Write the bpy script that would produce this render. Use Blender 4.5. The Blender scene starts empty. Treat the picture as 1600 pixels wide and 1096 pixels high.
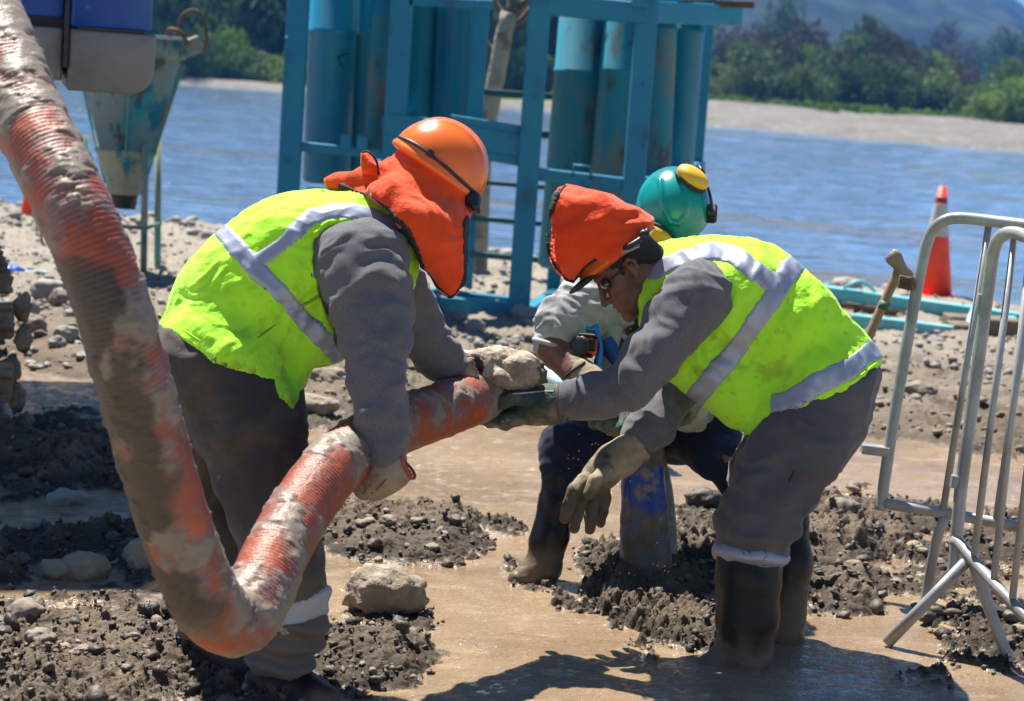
import bpy, math, random
import numpy as np
from mathutils import Vector, Matrix
random.seed(7)
rng = np.random.default_rng(7)
SC = bpy.context.scene
COL = SC.collection
# ------------------------------------------------------------------ camera
FP = 70/36*1600
PITCH = math.atan(422/FP); ROLL = math.radians(4)
CAMZ = 1.7
cf = np.array([0, math.cos(PITCH), -math.sin(PITCH)])
r0 = np.array([1, 0, 0.]); u0 = np.array([0, math.sin(PITCH), math.cos(PITCH)])
cr = math.cos(ROLL)*r0+math.sin(ROLL)*u0
cu = -math.sin(ROLL)*r0+math.cos(ROLL)*u0
CP = np.array([0, 0, CAMZ])
cam = bpy.data.cameras.new('camera'); camo = bpy.data.objects.new('camera', cam); COL.objects.link(camo)
cam.lens = 70; cam.sensor_width = 36; cam.sensor_fit = 'HORIZONTAL'; cam.clip_start = .1; cam.clip_end = 9000
camo.matrix_world = Matrix(((cr[0], cu[0], -cf[0], CP[0]), (cr[1], cu[1], -cf[1], CP[1]), (cr[2], cu[2], -cf[2], CP[2]), (0, 0, 0, 1)))
cam.dof.use_dof = True; cam.dof.focus_distance = 6.0; cam.dof.aperture_fstop = 4.2
SC.camera = camo
# ------------------------------------------------------------------ world, sun, exposure
SUN_EL = math.radians(63)
sd = np.array([0.42, -0.60, 0]); sd = sd/np.linalg.norm(sd)*math.cos(SUN_EL); sd[2] = -math.sin(SUN_EL)   # direction the light travels
w = bpy.data.worlds.new('World'); SC.world = w; w.use_nodes = True
nt = w.node_tree; nt.nodes.clear()
sky = nt.nodes.new('ShaderNodeTexSky'); sky.sky_type = 'NISHITA'; sky.sun_disc = False
sky.sun_elevation = SUN_EL; sky.sun_rotation = math.atan2(-sd[0], -sd[1])
sky.altitude = 300; sky.air_density = 1.0; sky.dust_density = 0.05; sky.ozone_density = 5.0
bg = nt.nodes.new('ShaderNodeBackground'); bg.inputs[1].default_value = 0.05
wo = nt.nodes.new('ShaderNodeOutputWorld')
nt.links.new(sky.outputs[0], bg.inputs[0]); nt.links.new(bg.outputs[0], wo.inputs[0])
sun = bpy.data.lights.new('sun', 'SUN'); suno = bpy.data.objects.new('sun', sun); COL.objects.link(suno)
sun.energy = 5.0; sun.angle = math.radians(.5); sun.color = (1, .95, .87)
suno.rotation_euler = Vector(sd).to_track_quat('-Z', 'Y').to_euler(); suno.location = (-4, 8, 12)
SC.view_settings.view_transform = 'Standard'; SC.view_settings.look = 'None'
SC.view_settings.exposure = 1.3; SC.view_settings.gamma = 1; SC.view_settings.use_curve_mapping = False
SC.render.engine = 'CYCLES'
SC.cycles.max_bounces = 6; SC.cycles.diffuse_bounces = 3; SC.cycles.glossy_bounces = 3; SC.cycles.volume_bounces = 0
SC.cycles.transparent_max_bounces = 6; SC.cycles.caustics_reflective = False; SC.cycles.caustics_refractive = False

def at(x, y, d):
    return CP+cf*d+cr*((x-800)/FP*d)+cu*((548-y)/FP*d)
def G(x, y, z=0.0):
    v = cf+cr*((x-800)/FP)+cu*((548-y)/FP); return CP+v*((z-CAMZ)/v[2])
def onY(x, y, Y):
    v = cf+cr*((x-800)/FP)+cu*((548-y)/FP); return CP+v*(Y/v[1])
def px(P):
    Q = P-CP; d = Q@cf
    return (Q@cr)/d*FP+800, 548-(Q@cu)/d*FP, d

# ------------------------------------------------------------------ noise
_pr = np.random.default_rng(3); _perm = np.concatenate([_pr.permutation(256)]*2).astype(np.int32)
_g = _pr.normal(size=(256, 3)).astype(np.float32); _g /= np.linalg.norm(_g, axis=1)[:, None]
def perlin(x, y, z):
    x, y, z = [np.asarray(a, np.float32) for a in np.broadcast_arrays(x, y, z)]
    xi, yi, zi = np.floor(x).astype(np.int32), np.floor(y).astype(np.int32), np.floor(z).astype(np.int32)
    fx, fy, fz = x-xi, y-yi, z-zi
    u, v, t = [a*a*a*(a*(a*6-15)+10) for a in (fx, fy, fz)]
    out = 0
    for dx in (0, 1):
        wx = u if dx else 1-u
        for dy in (0, 1):
            wy = v if dy else 1-v
            for dz in (0, 1):
                wz = t if dz else 1-t
                h = _perm[(_perm[(_perm[(xi+dx) & 255]+yi+dy) & 255]+zi+dz) & 255]
                g = _g[h]
                out = out+wx*wy*wz*(g[..., 0]*(fx-dx)+g[..., 1]*(fy-dy)+g[..., 2]*(fz-dz))
    return out*1.5
def fbm(x, y, z, o=4, gain=.5, ridged=False):
    s = 0; a = 1
    for i in range(o):
        n = perlin(x+i*7.3, y-i*3.1, z+i*5.7)
        s = s+a*((1-2*np.abs(n)) if ridged else n); a *= gain; x, y, z = x*2.03, y*2.03, z*2.03
    return s
def sstep(a, b, x):
    t = np.clip((x-a)/(b-a), 0, 1); return t*t*(3-2*t)

# ------------------------------------------------------------------ materials
def M(name, col, rough=.6, metal=0., spec=.5, layers=(), bump=(), sss=0, coat=0, sheen=0, attr=None, rlayer=None, transl=0, stretch=None):
    """layers: (colour, scale, lo, hi[, detail]) noise masks; bump: (scale, strength, distance); attr: (attribute, colour) mixed by a mesh attribute"""
    m = bpy.data.materials.new(name); m.use_nodes = True; t = m.node_tree; N = t.nodes; L = t.links
    b = N['Principled BSDF']; tc = N.new('ShaderNodeTexCoord'); vec = tc.outputs['Object']
    if stretch:
        mp = N.new('ShaderNodeMapping'); mp.inputs['Scale'].default_value = stretch; L.new(vec, mp.inputs[0]); vec = mp.outputs[0]
    b.inputs['Roughness'].default_value = rough; b.inputs['Metallic'].default_value = metal
    b.inputs['Specular IOR Level'].default_value = spec
    if coat: b.inputs['Coat Weight'].default_value = coat; b.inputs['Coat Roughness'].default_value = .12
    if sheen: b.inputs['Sheen Weight'].default_value = sheen
    if sss: b.inputs['Subsurface Weight'].default_value = sss; b.inputs['Subsurface Radius'].default_value = (.02, .008, .004)
    rgb = N.new('ShaderNodeRGB'); rgb.outputs[0].default_value = (*col, 1); cur = rgb.outputs[0]
    masks = []
    for k, ly in enumerate(layers):
        c, s, lo, hi = ly[:4]; det = ly[4] if len(ly) > 4 else 5
        n = N.new('ShaderNodeTexNoise'); n.noise_dimensions = '4D'; n.inputs['W'].default_value = k*3.7+len(name)
        n.inputs['Scale'].default_value = s; n.inputs['Detail'].default_value = det; n.inputs['Roughness'].default_value = .6; L.new(vec, n.inputs['Vector'])
        r = N.new('ShaderNodeMapRange'); r.inputs[1].default_value = lo; r.inputs[2].default_value = hi; L.new(n.outputs[0], r.inputs[0])
        mx = N.new('ShaderNodeMix'); mx.data_type = 'RGBA'; L.new(r.outputs[0], mx.inputs[0]); L.new(cur, mx.inputs[6])
        mx.inputs[7].default_value = (*c, 1); cur = mx.outputs[2]; masks.append(r.outputs[0])
    if attr:
        for (an, ac, ar) in (attr if isinstance(attr, list) else [attr]):
            a = N.new('ShaderNodeAttribute'); a.attribute_name = an
            mx = N.new('ShaderNodeMix'); mx.data_type = 'RGBA'; L.new(a.outputs['Fac'], mx.inputs[0]); L.new(cur, mx.inputs[6])
            mx.inputs[7].default_value = (*ac, 1); cur = mx.outputs[2]
            if ar is not None:
                rm = N.new('ShaderNodeMapRange'); L.new(a.outputs['Fac'], rm.inputs[0]); rm.inputs[3].default_value = rough; rm.inputs[4].default_value = ar
                L.new(rm.outputs[0], b.inputs['Roughness'])
    if rlayer is not None:
        rm = N.new('ShaderNodeMapRange'); L.new(masks[rlayer[0]], rm.inputs[0]); rm.inputs[3].default_value = rough; rm.inputs[4].default_value = rlayer[1]
        L.new(rm.outputs[0], b.inputs['Roughness'])
    L.new(cur, b.inputs['Base Color'])
    prev = None
    for (s, st, di) in bump:
        n = N.new('ShaderNodeTexNoise'); n.inputs['Scale'].default_value = s; n.inputs['Detail'].default_value = 4; L.new(vec, n.inputs['Vector'])
        bp = N.new('ShaderNodeBump'); bp.inputs['Strength'].default_value = st; bp.inputs['Distance'].default_value = di
        L.new(n.outputs[0], bp.inputs['Height'])
        if prev: L.new(prev, bp.inputs['Normal'])
        prev = bp.outputs[0]
    if prev: L.new(prev, b.inputs['Normal'])
    if transl:
        tr = N.new('ShaderNodeBsdfTranslucent'); L.new(cur, tr.inputs[0])
        ms = N.new('ShaderNodeMixShader'); ms.inputs[0].default_value = transl
        L.new(b.outputs[0], ms.inputs[1]); L.new(tr.outputs[0], ms.inputs[2]); L.new(ms.outputs[0], N['Material Output'].inputs[0])
    return m

# ------------------------------------------------------------------ objects
def tag(o, label=None, cat=None, group=None, kind=None):
    if label: o['label'] = label
    if cat: o['category'] = cat
    if group: o['group'] = group
    if kind: o['kind'] = kind
    return o
def thing(name, loc, label, cat, group=None, rz=0):
    o = bpy.data.objects.new(name, None); COL.objects.link(o); o.location = [float(v) for v in loc]; o.rotation_euler[2] = rz
    o.empty_display_size = .1
    return tag(o, label, cat, group)
def base_of(parent):
    v = np.zeros(3)
    while parent is not None:
        v = v+np.array(parent.location); parent = parent.parent
    return v
def mesh(name, V, F, mat, parent=None, smooth=False, attrs=None, local=False):
    """V in world space unless local; F a list of faces or an (n,k) array"""
    V = np.asarray(V, np.float32)
    org = base_of(parent)
    if not local: V = V-org
    me = bpy.data.meshes.new(name)
    if isinstance(F, np.ndarray):
        n, k = F.shape
        me.vertices.add(len(V)); me.vertices.foreach_set('co', V.astype(np.float32).ravel())
        me.loops.add(n*k); me.loops.foreach_set('vertex_index', F.astype(np.int32).ravel())
        me.polygons.add(n); me.polygons.foreach_set('loop_start', np.arange(0, n*k, k, dtype=np.int32))
        me.update(calc_edges=True)
    else:
        me.from_pydata(V.tolist(), [], F); me.update()
    me.validate()
    if smooth: me.polygons.foreach_set('use_smooth', np.ones(len(me.polygons), bool))
    if attrs:
        for a, vals in attrs.items():
            at_ = me.attributes.new(a, 'FLOAT', 'POINT'); at_.data.foreach_set('value', np.asarray(vals, np.float32))
    me.materials.append(mat)
    o = bpy.data.objects.new(name, me); COL.objects.link(o)
    if parent is not None: o.parent = parent
    return o
class MB:
    def __init__(s): s.V = []; s.F = []; s.n = 0
    def add(s, V, F):
        V = np.asarray(V, float); s.V.append(V); s.F += [tuple(int(i)+s.n for i in f) for f in F]; s.n += len(V); return s
    def box(s, c, size, ax=None, bev=.0):
        """bevelled box; ax rows = local axes"""
        ax = np.eye(3) if ax is None else np.asarray(ax); h = np.asarray(size, float)/2; b = bev if bev else min(h)*.12
        V = []; 
        idx = {}
        for i, sx in enumerate((-1, 1)):
            for j, sy in enumerate((-1, 1)):
                for k, sz in enumerate((-1, 1)):
                    for a in range(3):
                        v = np.array([sx*(h[0]-b), sy*(h[1]-b), sz*(h[2]-b)]); v[a] += (sx, sy, sz)[a]*b
                        idx[(i, j, k, a)] = len(V); V.append(v)
        F = []
        for a in range(3):
            o1, o2 = [q for q in range(3) if q != a]
            for sgn in (0, 1):
                def key(p, q):
                    t = [0, 0, 0]; t[a] = sgn; t[o1] = p; t[o2] = q; return idx[(*t, a)]
                F.append((key(0, 0), key(1, 0), key(1, 1), key(0, 1)))
        for a in range(3):                                  # edges along axis a
            o1, o2 = [q for q in range(3) if q != a]
            for p in (0, 1):
                for q in (0, 1):
                    def k2(e, ax_):
                        t = [0, 0, 0]; t[a] = e; t[o1] = p; t[o2] = q; return idx[(*t, ax_)]
                    F.append((k2(0, o1), k2(1, o1), k2(1, o2), k2(0, o2)))
        for i in (0, 1):
            for j in (0, 1):
                for k in (0, 1): F.append((idx[(i, j, k, 0)], idx[(i, j, k, 1)], idx[(i, j, k, 2)]))
        return s.add(np.array(V)@ax+np.asarray(c), F)
    def beam(s, a, b, wd, ht, up=(0, 0, 1), ext=0):
        a = np.asarray(a, float); b = np.asarray(b, float); d = b-a; L = np.linalg.norm(d); d = d/L
        sdv = np.cross(d, up); sdv /= np.linalg.norm(sdv); u2 = np.cross(sdv, d)
        return s.box((a+b)/2, (L+2*ext, wd, ht), [d, sdv, u2])
    def tube(s, pts, r, n=12, cap=True, closed=False):
        pts = np.asarray(pts, float); m = len(pts); rr = np.broadcast_to(np.asarray(r, float), (m,))
        T = np.gradient(pts, axis=0) if m > 2 else np.array([pts[1]-pts[0]]*2)
        if closed: T = np.roll(pts, -1, 0)-np.roll(pts, 1, 0)
        T /= np.linalg.norm(T, axis=1)[:, None]+1e-12
        u = np.cross(T[0], (0.13, .2, 1)); u /= np.linalg.norm(u); V = []
        for i in range(m):
            u = u-T[i]*(u@T[i]); u /= np.linalg.norm(u); v = np.cross(T[i], u)
            for k in range(n):
                a = 2*math.pi*k/n; V.append(pts[i]+rr[i]*(math.cos(a)*u+math.sin(a)*v))
        F = []
        for i in range(m if closed else m-1):
            j = (i+1) % m
            for k in range(n): F.append((i*n+k, i*n+(k+1) % n, j*n+(k+1) % n, j*n+k))
        if cap and not closed: F.append(tuple(range(n))[::-1]); F.append(tuple((m-1)*n+k for k in range(n)))
        return s.add(V, F)
    def lathe(s, prof, c, n=32, ax=None, cap=True):
        """prof: (radius, height) list along local z"""
        ax = np.eye(3) if ax is None else np.asarray(ax); V = []; F = []; m = len(prof)
        for (r, h) in prof:
            for k in range(n):
                a = 2*math.pi*k/n; V.append((r*math.cos(a), r*math.sin(a), h))
        for i in range(m-1):
            for k in range(n): F.append((i*n+k, i*n+(k+1) % n, (i+1)*n+(k+1) % n, (i+1)*n+k))
        if cap: F.append(tuple(range(n))[::-1]); F.append(tuple((m-1)*n+k for k in range(n)))
        return s.add(np.array(V)@ax+np.asarray(c), F)
    def obj(s, name, mat, parent=None, smooth=False):
        return mesh(name, np.concatenate(s.V), s.F, mat, parent, smooth)
def smoothcurve(pts, n=200):
    """Catmull-Rom through points, resampled evenly"""
    P = np.asarray(pts, float); P = np.vstack([2*P[0]-P[1], P, 2*P[-1]-P[-2]]); out = []
    for i in range(1, len(P)-2):
        for t in np.linspace(0, 1, 24, endpoint=False):
            a, b, c, d = P[i-1:i+3]
            out.append(.5*((2*b)+(-a+c)*t+(2*a-5*b+4*c-d)*t*t+(-a+3*b-3*c+d)*t**3))
    out.append(P[-2]); out = np.array(out); s = np.r_[0, np.cumsum(np.linalg.norm(np.diff(out[:, :3], axis=0), axis=1))]
    q = np.linspace(0, s[-1], n); return np.stack([np.interp(q, s, out[:, k]) for k in range(out.shape[1])], 1)

def ico(sub=1):
    t = (1+5**.5)/2
    V = [(-1, t, 0), (1, t, 0), (-1, -t, 0), (1, -t, 0), (0, -1, t), (0, 1, t), (0, -1, -t), (0, 1, -t), (t, 0, -1), (t, 0, 1), (-t, 0, -1), (-t, 0, 1)]
    F = [(0, 11, 5), (0, 5, 1), (0, 1, 7), (0, 7, 10), (0, 10, 11), (1, 5, 9), (5, 11, 4), (11, 10, 2), (10, 7, 6), (7, 1, 8), (3, 9, 4), (3, 4, 2), (3, 2, 6), (3, 6, 8), (3, 8, 9), (4, 9, 5), (2, 4, 11), (6, 2, 10), (8, 6, 7), (9, 8, 1)]
    V = [np.array(v)/np.linalg.norm(v) for v in V]
    for _ in range(sub):
        c = {}; F2 = []
        def mid(a, b):
            k = (min(a, b), max(a, b))
            if k not in c: v = V[a]+V[b]; V.append(v/np.linalg.norm(v)); c[k] = len(V)-1
            return c[k]
        for a, b, d in F:
            x, y, z = mid(a, b), mid(b, d), mid(d, a); F2 += [(a, x, z), (b, y, x), (d, z, y), (x, y, z)]
        F = F2
    return np.array(V), np.array(F)
def rots(n, g):
    q = g.normal(size=(n, 4)); q /= np.linalg.norm(q, axis=1)[:, None]; a, b, c, d = q.T
    return np.stack([np.stack([1-2*(c*c+d*d), 2*(b*c-a*d), 2*(b*d+a*c)], -1), np.stack([2*(b*c+a*d), 1-2*(b*b+d*d), 2*(c*d-a*b)], -1), np.stack([2*(b*d-a*c), 2*(c*d+a*b), 1-2*(b*b+c*c)], -1)], 1)

# ------------------------------------------------------------------ SDF modelling
def rcone(P, a, b, ra, rb):
    ba = (b-a).astype(np.float32); pa = P-a.astype(np.float32); h = np.clip(pa@ba/(ba@ba+1e-12), 0, 1)
    return np.linalg.norm(pa-h[:, None]*ba, axis=1)-(ra+(rb-ra)*h)
def smin(a, b, k):
    if k <= 0: return np.minimum(a, b)
    h = np.clip(.5+.5*(b-a)/k, 0, 1); return b+(a-b)*h-k*h*(1-h)
class S:
    def __init__(s, f, lo, hi): s.f = f; s.lo = np.asarray(lo, float); s.hi = np.asarray(hi, float)
    def __call__(s, P): return s.f(P)
    def __or__(a, b): return S(lambda P: np.minimum(a(P), b(P)), np.minimum(a.lo, b.lo), np.maximum(a.hi, b.hi))
    def __and__(a, b): return S(lambda P: np.maximum(a(P), b(P)), a.lo, a.hi)
    def __sub__(a, b): return S(lambda P: np.maximum(a(P), -b(P)), a.lo, a.hi)
    def off(a, r): return S(lambda P: a(P)-r, a.lo-r, a.hi+r)
def U(a, b, k=.02): return S(lambda P: smin(a(P), b(P), k), np.minimum(a.lo, b.lo), np.maximum(a.hi, b.hi))
def UN(k, *l):
    o = l[0]
    for b in l[1:]: o = U(o, b, k)
    return o
def ssub(a, b, k=.01): return S(lambda P: -smin(-a(P), b(P), k), a.lo, a.hi)
def CH(*pts, k=.01, s=1.0):
    """chain of round cones: (px, py, d, radius in px)"""
    Q = [(at(x, y, d), r/FP*d*s) for x, y, d, r in pts]
    def f(P):
        o = None
        if len(Q) == 1: return np.linalg.norm(P-Q[0][0].astype(np.float32), axis=1)-Q[0][1]
        for (a, ra), (b, rb) in zip(Q, Q[1:]):
            v = rcone(P, a, b, ra, rb); o = v if o is None else smin(o, v, k)
        return o
    return S(f, np.min([q-r for q, r in Q], 0)-.02, np.max([q+r for q, r in Q], 0)+.02)
def EL(c, r, A=None):
    """ellipsoid at world centre c, radii r along rows of A"""
    c = np.asarray(c, np.float32); A = np.eye(3) if A is None else np.asarray(A); A = A.astype(np.float32); r = np.asarray(r, np.float32)
    def f(P):
        q = (P-c)@A.T; k0 = np.linalg.norm(q/r, axis=1); k1 = np.linalg.norm(q/(r*r), axis=1)+1e-9; return k0*(k0-1)/k1
    R = max(r); return S(f, c-R-.01, c+R+.01)
def POLY(pts, near=None):
    """prism along the line of sight with outline pts (in metres at the local depth); near: keep only d < near"""
    Q = np.asarray(pts, np.float32)
    def f(P):
        q = P-CP.astype(np.float32); d = q@cf.astype(np.float32); x = (q@cr.astype(np.float32))/d*FP+800; y = 548-(q@cu.astype(np.float32))/d*FP
        best = np.full(len(P), 1e9, np.float32); ins = np.zeros(len(P), bool)
        for (x0, y0), (x1, y1) in zip(Q, np.roll(Q, -1, 0)):
            ex, ey = x1-x0, y1-y0; wx, wy = x-x0, y-y0; h = np.clip((wx*ex+wy*ey)/(ex*ex+ey*ey+1e-9), 0, 1)
            best = np.minimum(best, (wx-ex*h)**2+(wy-ey*h)**2)
            c = (y0 <= y) != (y1 <= y); xx = x0+(y-y0)*(ex/(ey if abs(ey) > 1e-6 else 1e-6)); ins ^= (c & (x < xx))
        o = np.sqrt(best)*np.where(ins, -1, 1)*d/FP
        if near is not None: o = np.maximum(o, d-near)
        return o
    return S(f, (-9,)*3, (9,)*3)
def BAND(pts, hw, near=None, far=None):
    """strip around a polyline drawn on the picture plane, half width hw px"""
    Q = np.asarray(pts, np.float32)
    def f(P):
        q = P-CP.astype(np.float32); d = q@cf.astype(np.float32); x = (q@cr.astype(np.float32))/d*FP+800; y = 548-(q@cu.astype(np.float32))/d*FP
        best = np.full(len(P), 1e9, np.float32)
        for (x0, y0), (x1, y1) in zip(Q, Q[1:]):
            ex, ey = x1-x0, y1-y0; wx, wy = x-x0, y-y0; h = np.clip((wx*ex+wy*ey)/(ex*ex+ey*ey+1e-9), 0, 1)
            best = np.minimum(best, (wx-ex*h)**2+(wy-ey*h)**2)
        o = (np.sqrt(best)-hw)*d/FP
        if near is not None: o = np.maximum(o, d-near)
        if far is not None: o = np.maximum(o, far-d)
        return o
    return S(f, (-9,)*3, (9,)*3)
def snet(sdf, h):
    lo = sdf.lo-2*h; n = np.ceil((sdf.hi+2*h-lo)/h).astype(int)+1; B = 8; n = (n+B-1)//B*B; nb = n//B
    bi = np.stack(np.meshgrid(*[np.arange(k) for k in nb], indexing='ij'), -1).reshape(-1, 3)
    cen = (lo+(bi*B+(B-1)/2)*h).astype(np.float32); fc = sdf(cen); act = np.abs(fc) < h*B*.95*1.25
    D = np.empty(n, np.float32)
    D4 = D.reshape(nb[0], B, nb[1], B, nb[2], B)
    D4[bi[:, 0], :, bi[:, 1], :, bi[:, 2], :] = np.sign(fc)[:, None, None, None]
    ab = bi[act]; lg = np.stack(np.meshgrid(*[np.arange(B)]*3, indexing='ij'), -1).reshape(-1, 3)
    Pn = (lo+(ab[:, None, :]*B+lg[None])*h).astype(np.float32).reshape(-1, 3)
    vals = np.concatenate([sdf(Pn[i:i+400000]) for i in range(0, len(Pn), 400000)]).reshape(-1, B, B, B)
    D4[ab[:, 0], :, ab[:, 1], :, ab[:, 2], :] = vals
    D[0] = D[-1] = 1; D[:, 0] = D[:, -1] = 1; D[:, :, 0] = D[:, :, -1] = 1
    neg = D < 0; m = n-1
    cnt = np.zeros(m, np.int8)
    for i in (0, 1):
        for j in (0, 1):
            for k in (0, 1): cnt += neg[i:i+m[0], j:j+m[1], k:k+m[2]]
    cells = np.argwhere((cnt > 0) & (cnt < 8)); vid = -np.ones(m, np.int64); vid[tuple(cells.T)] = np.arange(len(cells))
    acc = np.zeros((len(cells), 3)); num = np.zeros(len(cells)); cs = [(i, j, k) for i in (0, 1) for j in (0, 1) for k in (0, 1)]
    for c0 in cs:
        for ax in range(3):
            if c0[ax]: continue
            c1 = list(c0); c1[ax] = 1; a = D[tuple((cells+c0).T)]; b = D[tuple((cells+c1).T)]; s_ = (a < 0) != (b < 0)
            t = np.where(s_, a/np.where(s_, a-b, 1), 0); p = np.tile(np.array(c0, float), (len(cells), 1)); p[:, ax] += t
            acc[s_] += p[s_]; num[s_] += 1
    V = lo+(cells+acc/num[:, None])*h
    F = []
    for ax in range(3):
        o1, o2 = (ax+1) % 3, (ax+2) % 3
        sl = [slice(1, m[q]) for q in range(3)]; sl[ax] = slice(0, m[ax]); a = neg[tuple(sl)]
        sl2 = list(sl); sl2[ax] = slice(1, m[ax]+1); b = neg[tuple(sl2)]
        E_ = np.argwhere(a != b); fl = a[tuple(E_.T)]; off = np.ones(3, int); off[ax] = 0; E_ = E_+off
        def v(d1, d2): q = E_.copy(); q[:, o1] -= d1; q[:, o2] -= d2; return vid[tuple(q.T)]
        qd = np.stack([v(1, 1), v(0, 1), v(0, 0), v(1, 0)], 1); qd[~fl] = qd[~fl][:, ::-1]; F.append(qd)
    return V, np.concatenate(F)
def vnormals(V, F):
    n = np.cross(V[F[:, 2]]-V[F[:, 0]], V[F[:, 3 % F.shape[1]]]-V[F[:, 1]]); N = np.zeros_like(V)
    for k in range(F.shape[1]):
        for a in range(3): N[:, a] += np.bincount(F[:, k], n[:, a], len(V))
    return N/(np.linalg.norm(N, axis=1)[:, None]+1e-12)
def solid(name, sdf, mat, parent, h=.007, disp=None, attrs=None, relax=1):
    V, F = snet(sdf, h)
    for _ in range(relax):                                  # light smoothing of the net
        A = np.zeros_like(V); c = np.zeros(len(V))
        for k in range(4):
            i, j = F[:, k], F[:, (k+1) % 4]
            for a in range(3): A[:, a] += np.bincount(i, V[j, a], len(V))
            c += np.bincount(i, minlength=len(V))
        V = V*.5+.5*A/np.maximum(c, 1)[:, None]
    if disp is not None:
        N = vnormals(V, F); V = V+N*disp(V, N)[:, None]
    return mesh(name, V, F, mat, parent, True, attrs=attrs(V) if attrs else None)
def folds(amp, scale, axis, squash=3.0, seed=0., warp=.5):
    """cloth folds: ridged noise, tight along 'axis' and long across it"""
    ax = np.asarray(axis, float); ax /= np.linalg.norm(ax)
    def f(V, N=None):
        q = V/scale; a = q@ax; base = q-a[:, None]*ax; w_ = perlin(q[:, 0]*.5+seed, q[:, 1]*.5, q[:, 2]*.5)*warp*squash
        P = base/1.6+((a*squash/2+w_)[:, None])*ax+seed
        n = perlin(P[:, 0], P[:, 1], P[:, 2]); r = 1-2.2*np.sqrt(n*n+.003)
        n2 = perlin(P[:, 0]*2.1+4, P[:, 1]*2.1, P[:, 2]*2.1)
        return amp*(.75*r+.5*n2)
    return f
def dirpx(x0, y0, x1, y1): v = at(x1, y1, 6)-at(x0, y0, 6); return v/np.linalg.norm(v)
# ------------------------------------------------------------------ setting: ground
BANK = [(-400, 560), (0, 578), (140, 603), (300, 612), (440, 640), (540, 668), (600, 650), (650, 622), (860, 622), (960, 655), (1060, 690), (1200, 692), (1340, 690), (1440, 702), (1600, 728), (2000, 760)]
ROUGH = [  # px x, px y, rx, ry, height, strength
    (640, 835, 180, 52, .08, 1), (560, 800, 90, 30, .05, 1), (740, 860, 70, 22, .035, 1), (615, 965, 105, 34, .035, 1), (560, 1035, 130, 62, .075, 1),
    (150, 1040, 300, 110, .07, 1), (330, 1010, 130, 80, .05, 1), (60, 960, 130, 30, .04, 1), (400, 1090, 130, 60, .05, 1),
    (100, 742, 250, 44, .06, 1), (60, 700, 160, 55, .10, 1), (200, 720, 120, 35, .05, 1), (150, 855, 190, 42, .10, 1), (300, 860, 120, 70, .08, 1), (-60, 880, 120, 80, .1, 1),
    (1010, 925, 120, 62, .10, 1), (960, 880, 110, 42, .06, 1), (1060, 985, 125, 42, .08, 1), (930, 940, 60, 24, .03, .8), (1090, 850, 90, 50, .06, 1),
    (1280, 850, 185, 72, .11, 1), (1130, 800, 110, 34, .04, 1), (1290, 925, 130, 50, .09, 1), (1400, 820, 120, 40, .05, 1), (1480, 890, 120, 65, .05, 1), (1560, 985, 120, 75, .05, 1), (1600, 850, 150, 60, .06, 1),
    (800, 882, 34, 16, .03, 1), (690, 972, 42, 16, .03, 1), (880, 948, 22, 8, .02, 1), (1330, 770, 60, 16, .03, 1), (490, 655, 60, 22, .05, 1), (845, 912, 60, 14, .02, .7), (760, 1010, 30, 10, -.01, .4),
    (1460, 1060, 90, 30, .01, .6)]
def ground_fields(X, Y):
    Pw = np.stack([X, Y, 0*X], -1); gx, gy, _ = px(Pw)
    wob = fbm(X*2.2, Y*1.6, 0*X, 4); wob2 = fbm(X*7, Y*5, 0*X+3, 3)
    bl = np.interp(gx, [b[0] for b in BANK], [b[1] for b in BANK])
    bank = sstep(8, -22, gy-bl+wob*10+wob2*8)
    m = bank.copy(); h = bank*(.055+.05*sstep(0, -60, gy-bl))
    for (cx, cy, rx, ry, hh, st) in ROUGH:
        r = np.sqrt(((gx-cx)/rx)**2+((gy-cy)/ry)**2)+wob*.30+wob2*.22
        k = sstep(1.12, .72, r)*st; m = np.maximum(m, k); h = np.maximum(h, sstep(1.15, .3, r)*hh*1.1)
    return m, h, bank, gx, gy
def ground_z(X, Y, full=True):
    m, h, bank, gx, gy = ground_fields(X, Y)
    near = sstep(13, 9, Y)
    b1 = 1-2*np.abs(perlin(X*5, Y*5, 0*X)); b2 = np.abs(perlin(X*12, Y*12, 0*X+1)); b3 = np.abs(perlin(X*27, Y*27, 0*X+2)); b4 = np.abs(perlin(X*60, Y*60, 0*X+5)); b5 = np.abs(perlin(X*130, Y*130, 0*X+7))
    r = .034*(b1-.3)+.066*(b2-.27)+.058*(b3-.25)+.036*(b4-.22)+.018*(b5-.2)
    patch = np.clip(.55+fbm(X*1.3, Y*1.3, 0*X+9, 2)*.8, .3, 1.15)
    low = -.021+.017*fbm(X*1.6, Y*2.0, 0*X+21, 4)+.0035*fbm(X*14, Y*14, 0*X+5, 3)
    z = np.minimum(low, -.002+.25*(low+.002))+h*(.8+.5*fbm(X*2.5, Y*2.5, 0*X+4, 2))+m*r*patch*(.55+.45*near)
    z += .012*fbm(X*.8, Y*.8, 0*X+11, 2)*(1-m)*0
    shore = np.interp(X, [-8, -4.2, 0, 3, 8], [22.2, 21.2, 19.8, 18.9, 17.6])+.4*fbm(X*1.2, Y*0, 0*X, 3)
    z += bank*.05*sstep(10, 14, Y)*fbm(X*.9, Y*.9, 0*X+2, 3)
    z -= .45*sstep(-1.4, 1.0, Y-shore)
    return z, m, bank
M_GROUND = M('wet_mud_ground', (.145, .108, .072), .85, 0, .35, layers=[((.075, .053, .034), 3.5, .42, .62), ((.25, .195, .14), 22, .60, .74), ((.07, .052, .036), 9, .6, .72)],
             attr=[('dry', (.24, .21, .165), None), ('wet', (.035, .025, .016), .34), ('slurry', (.185, .128, .076), .16)], bump=[(70, .55, .012), (260, .4, .004)])
ny, nx = 950, 600
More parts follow.
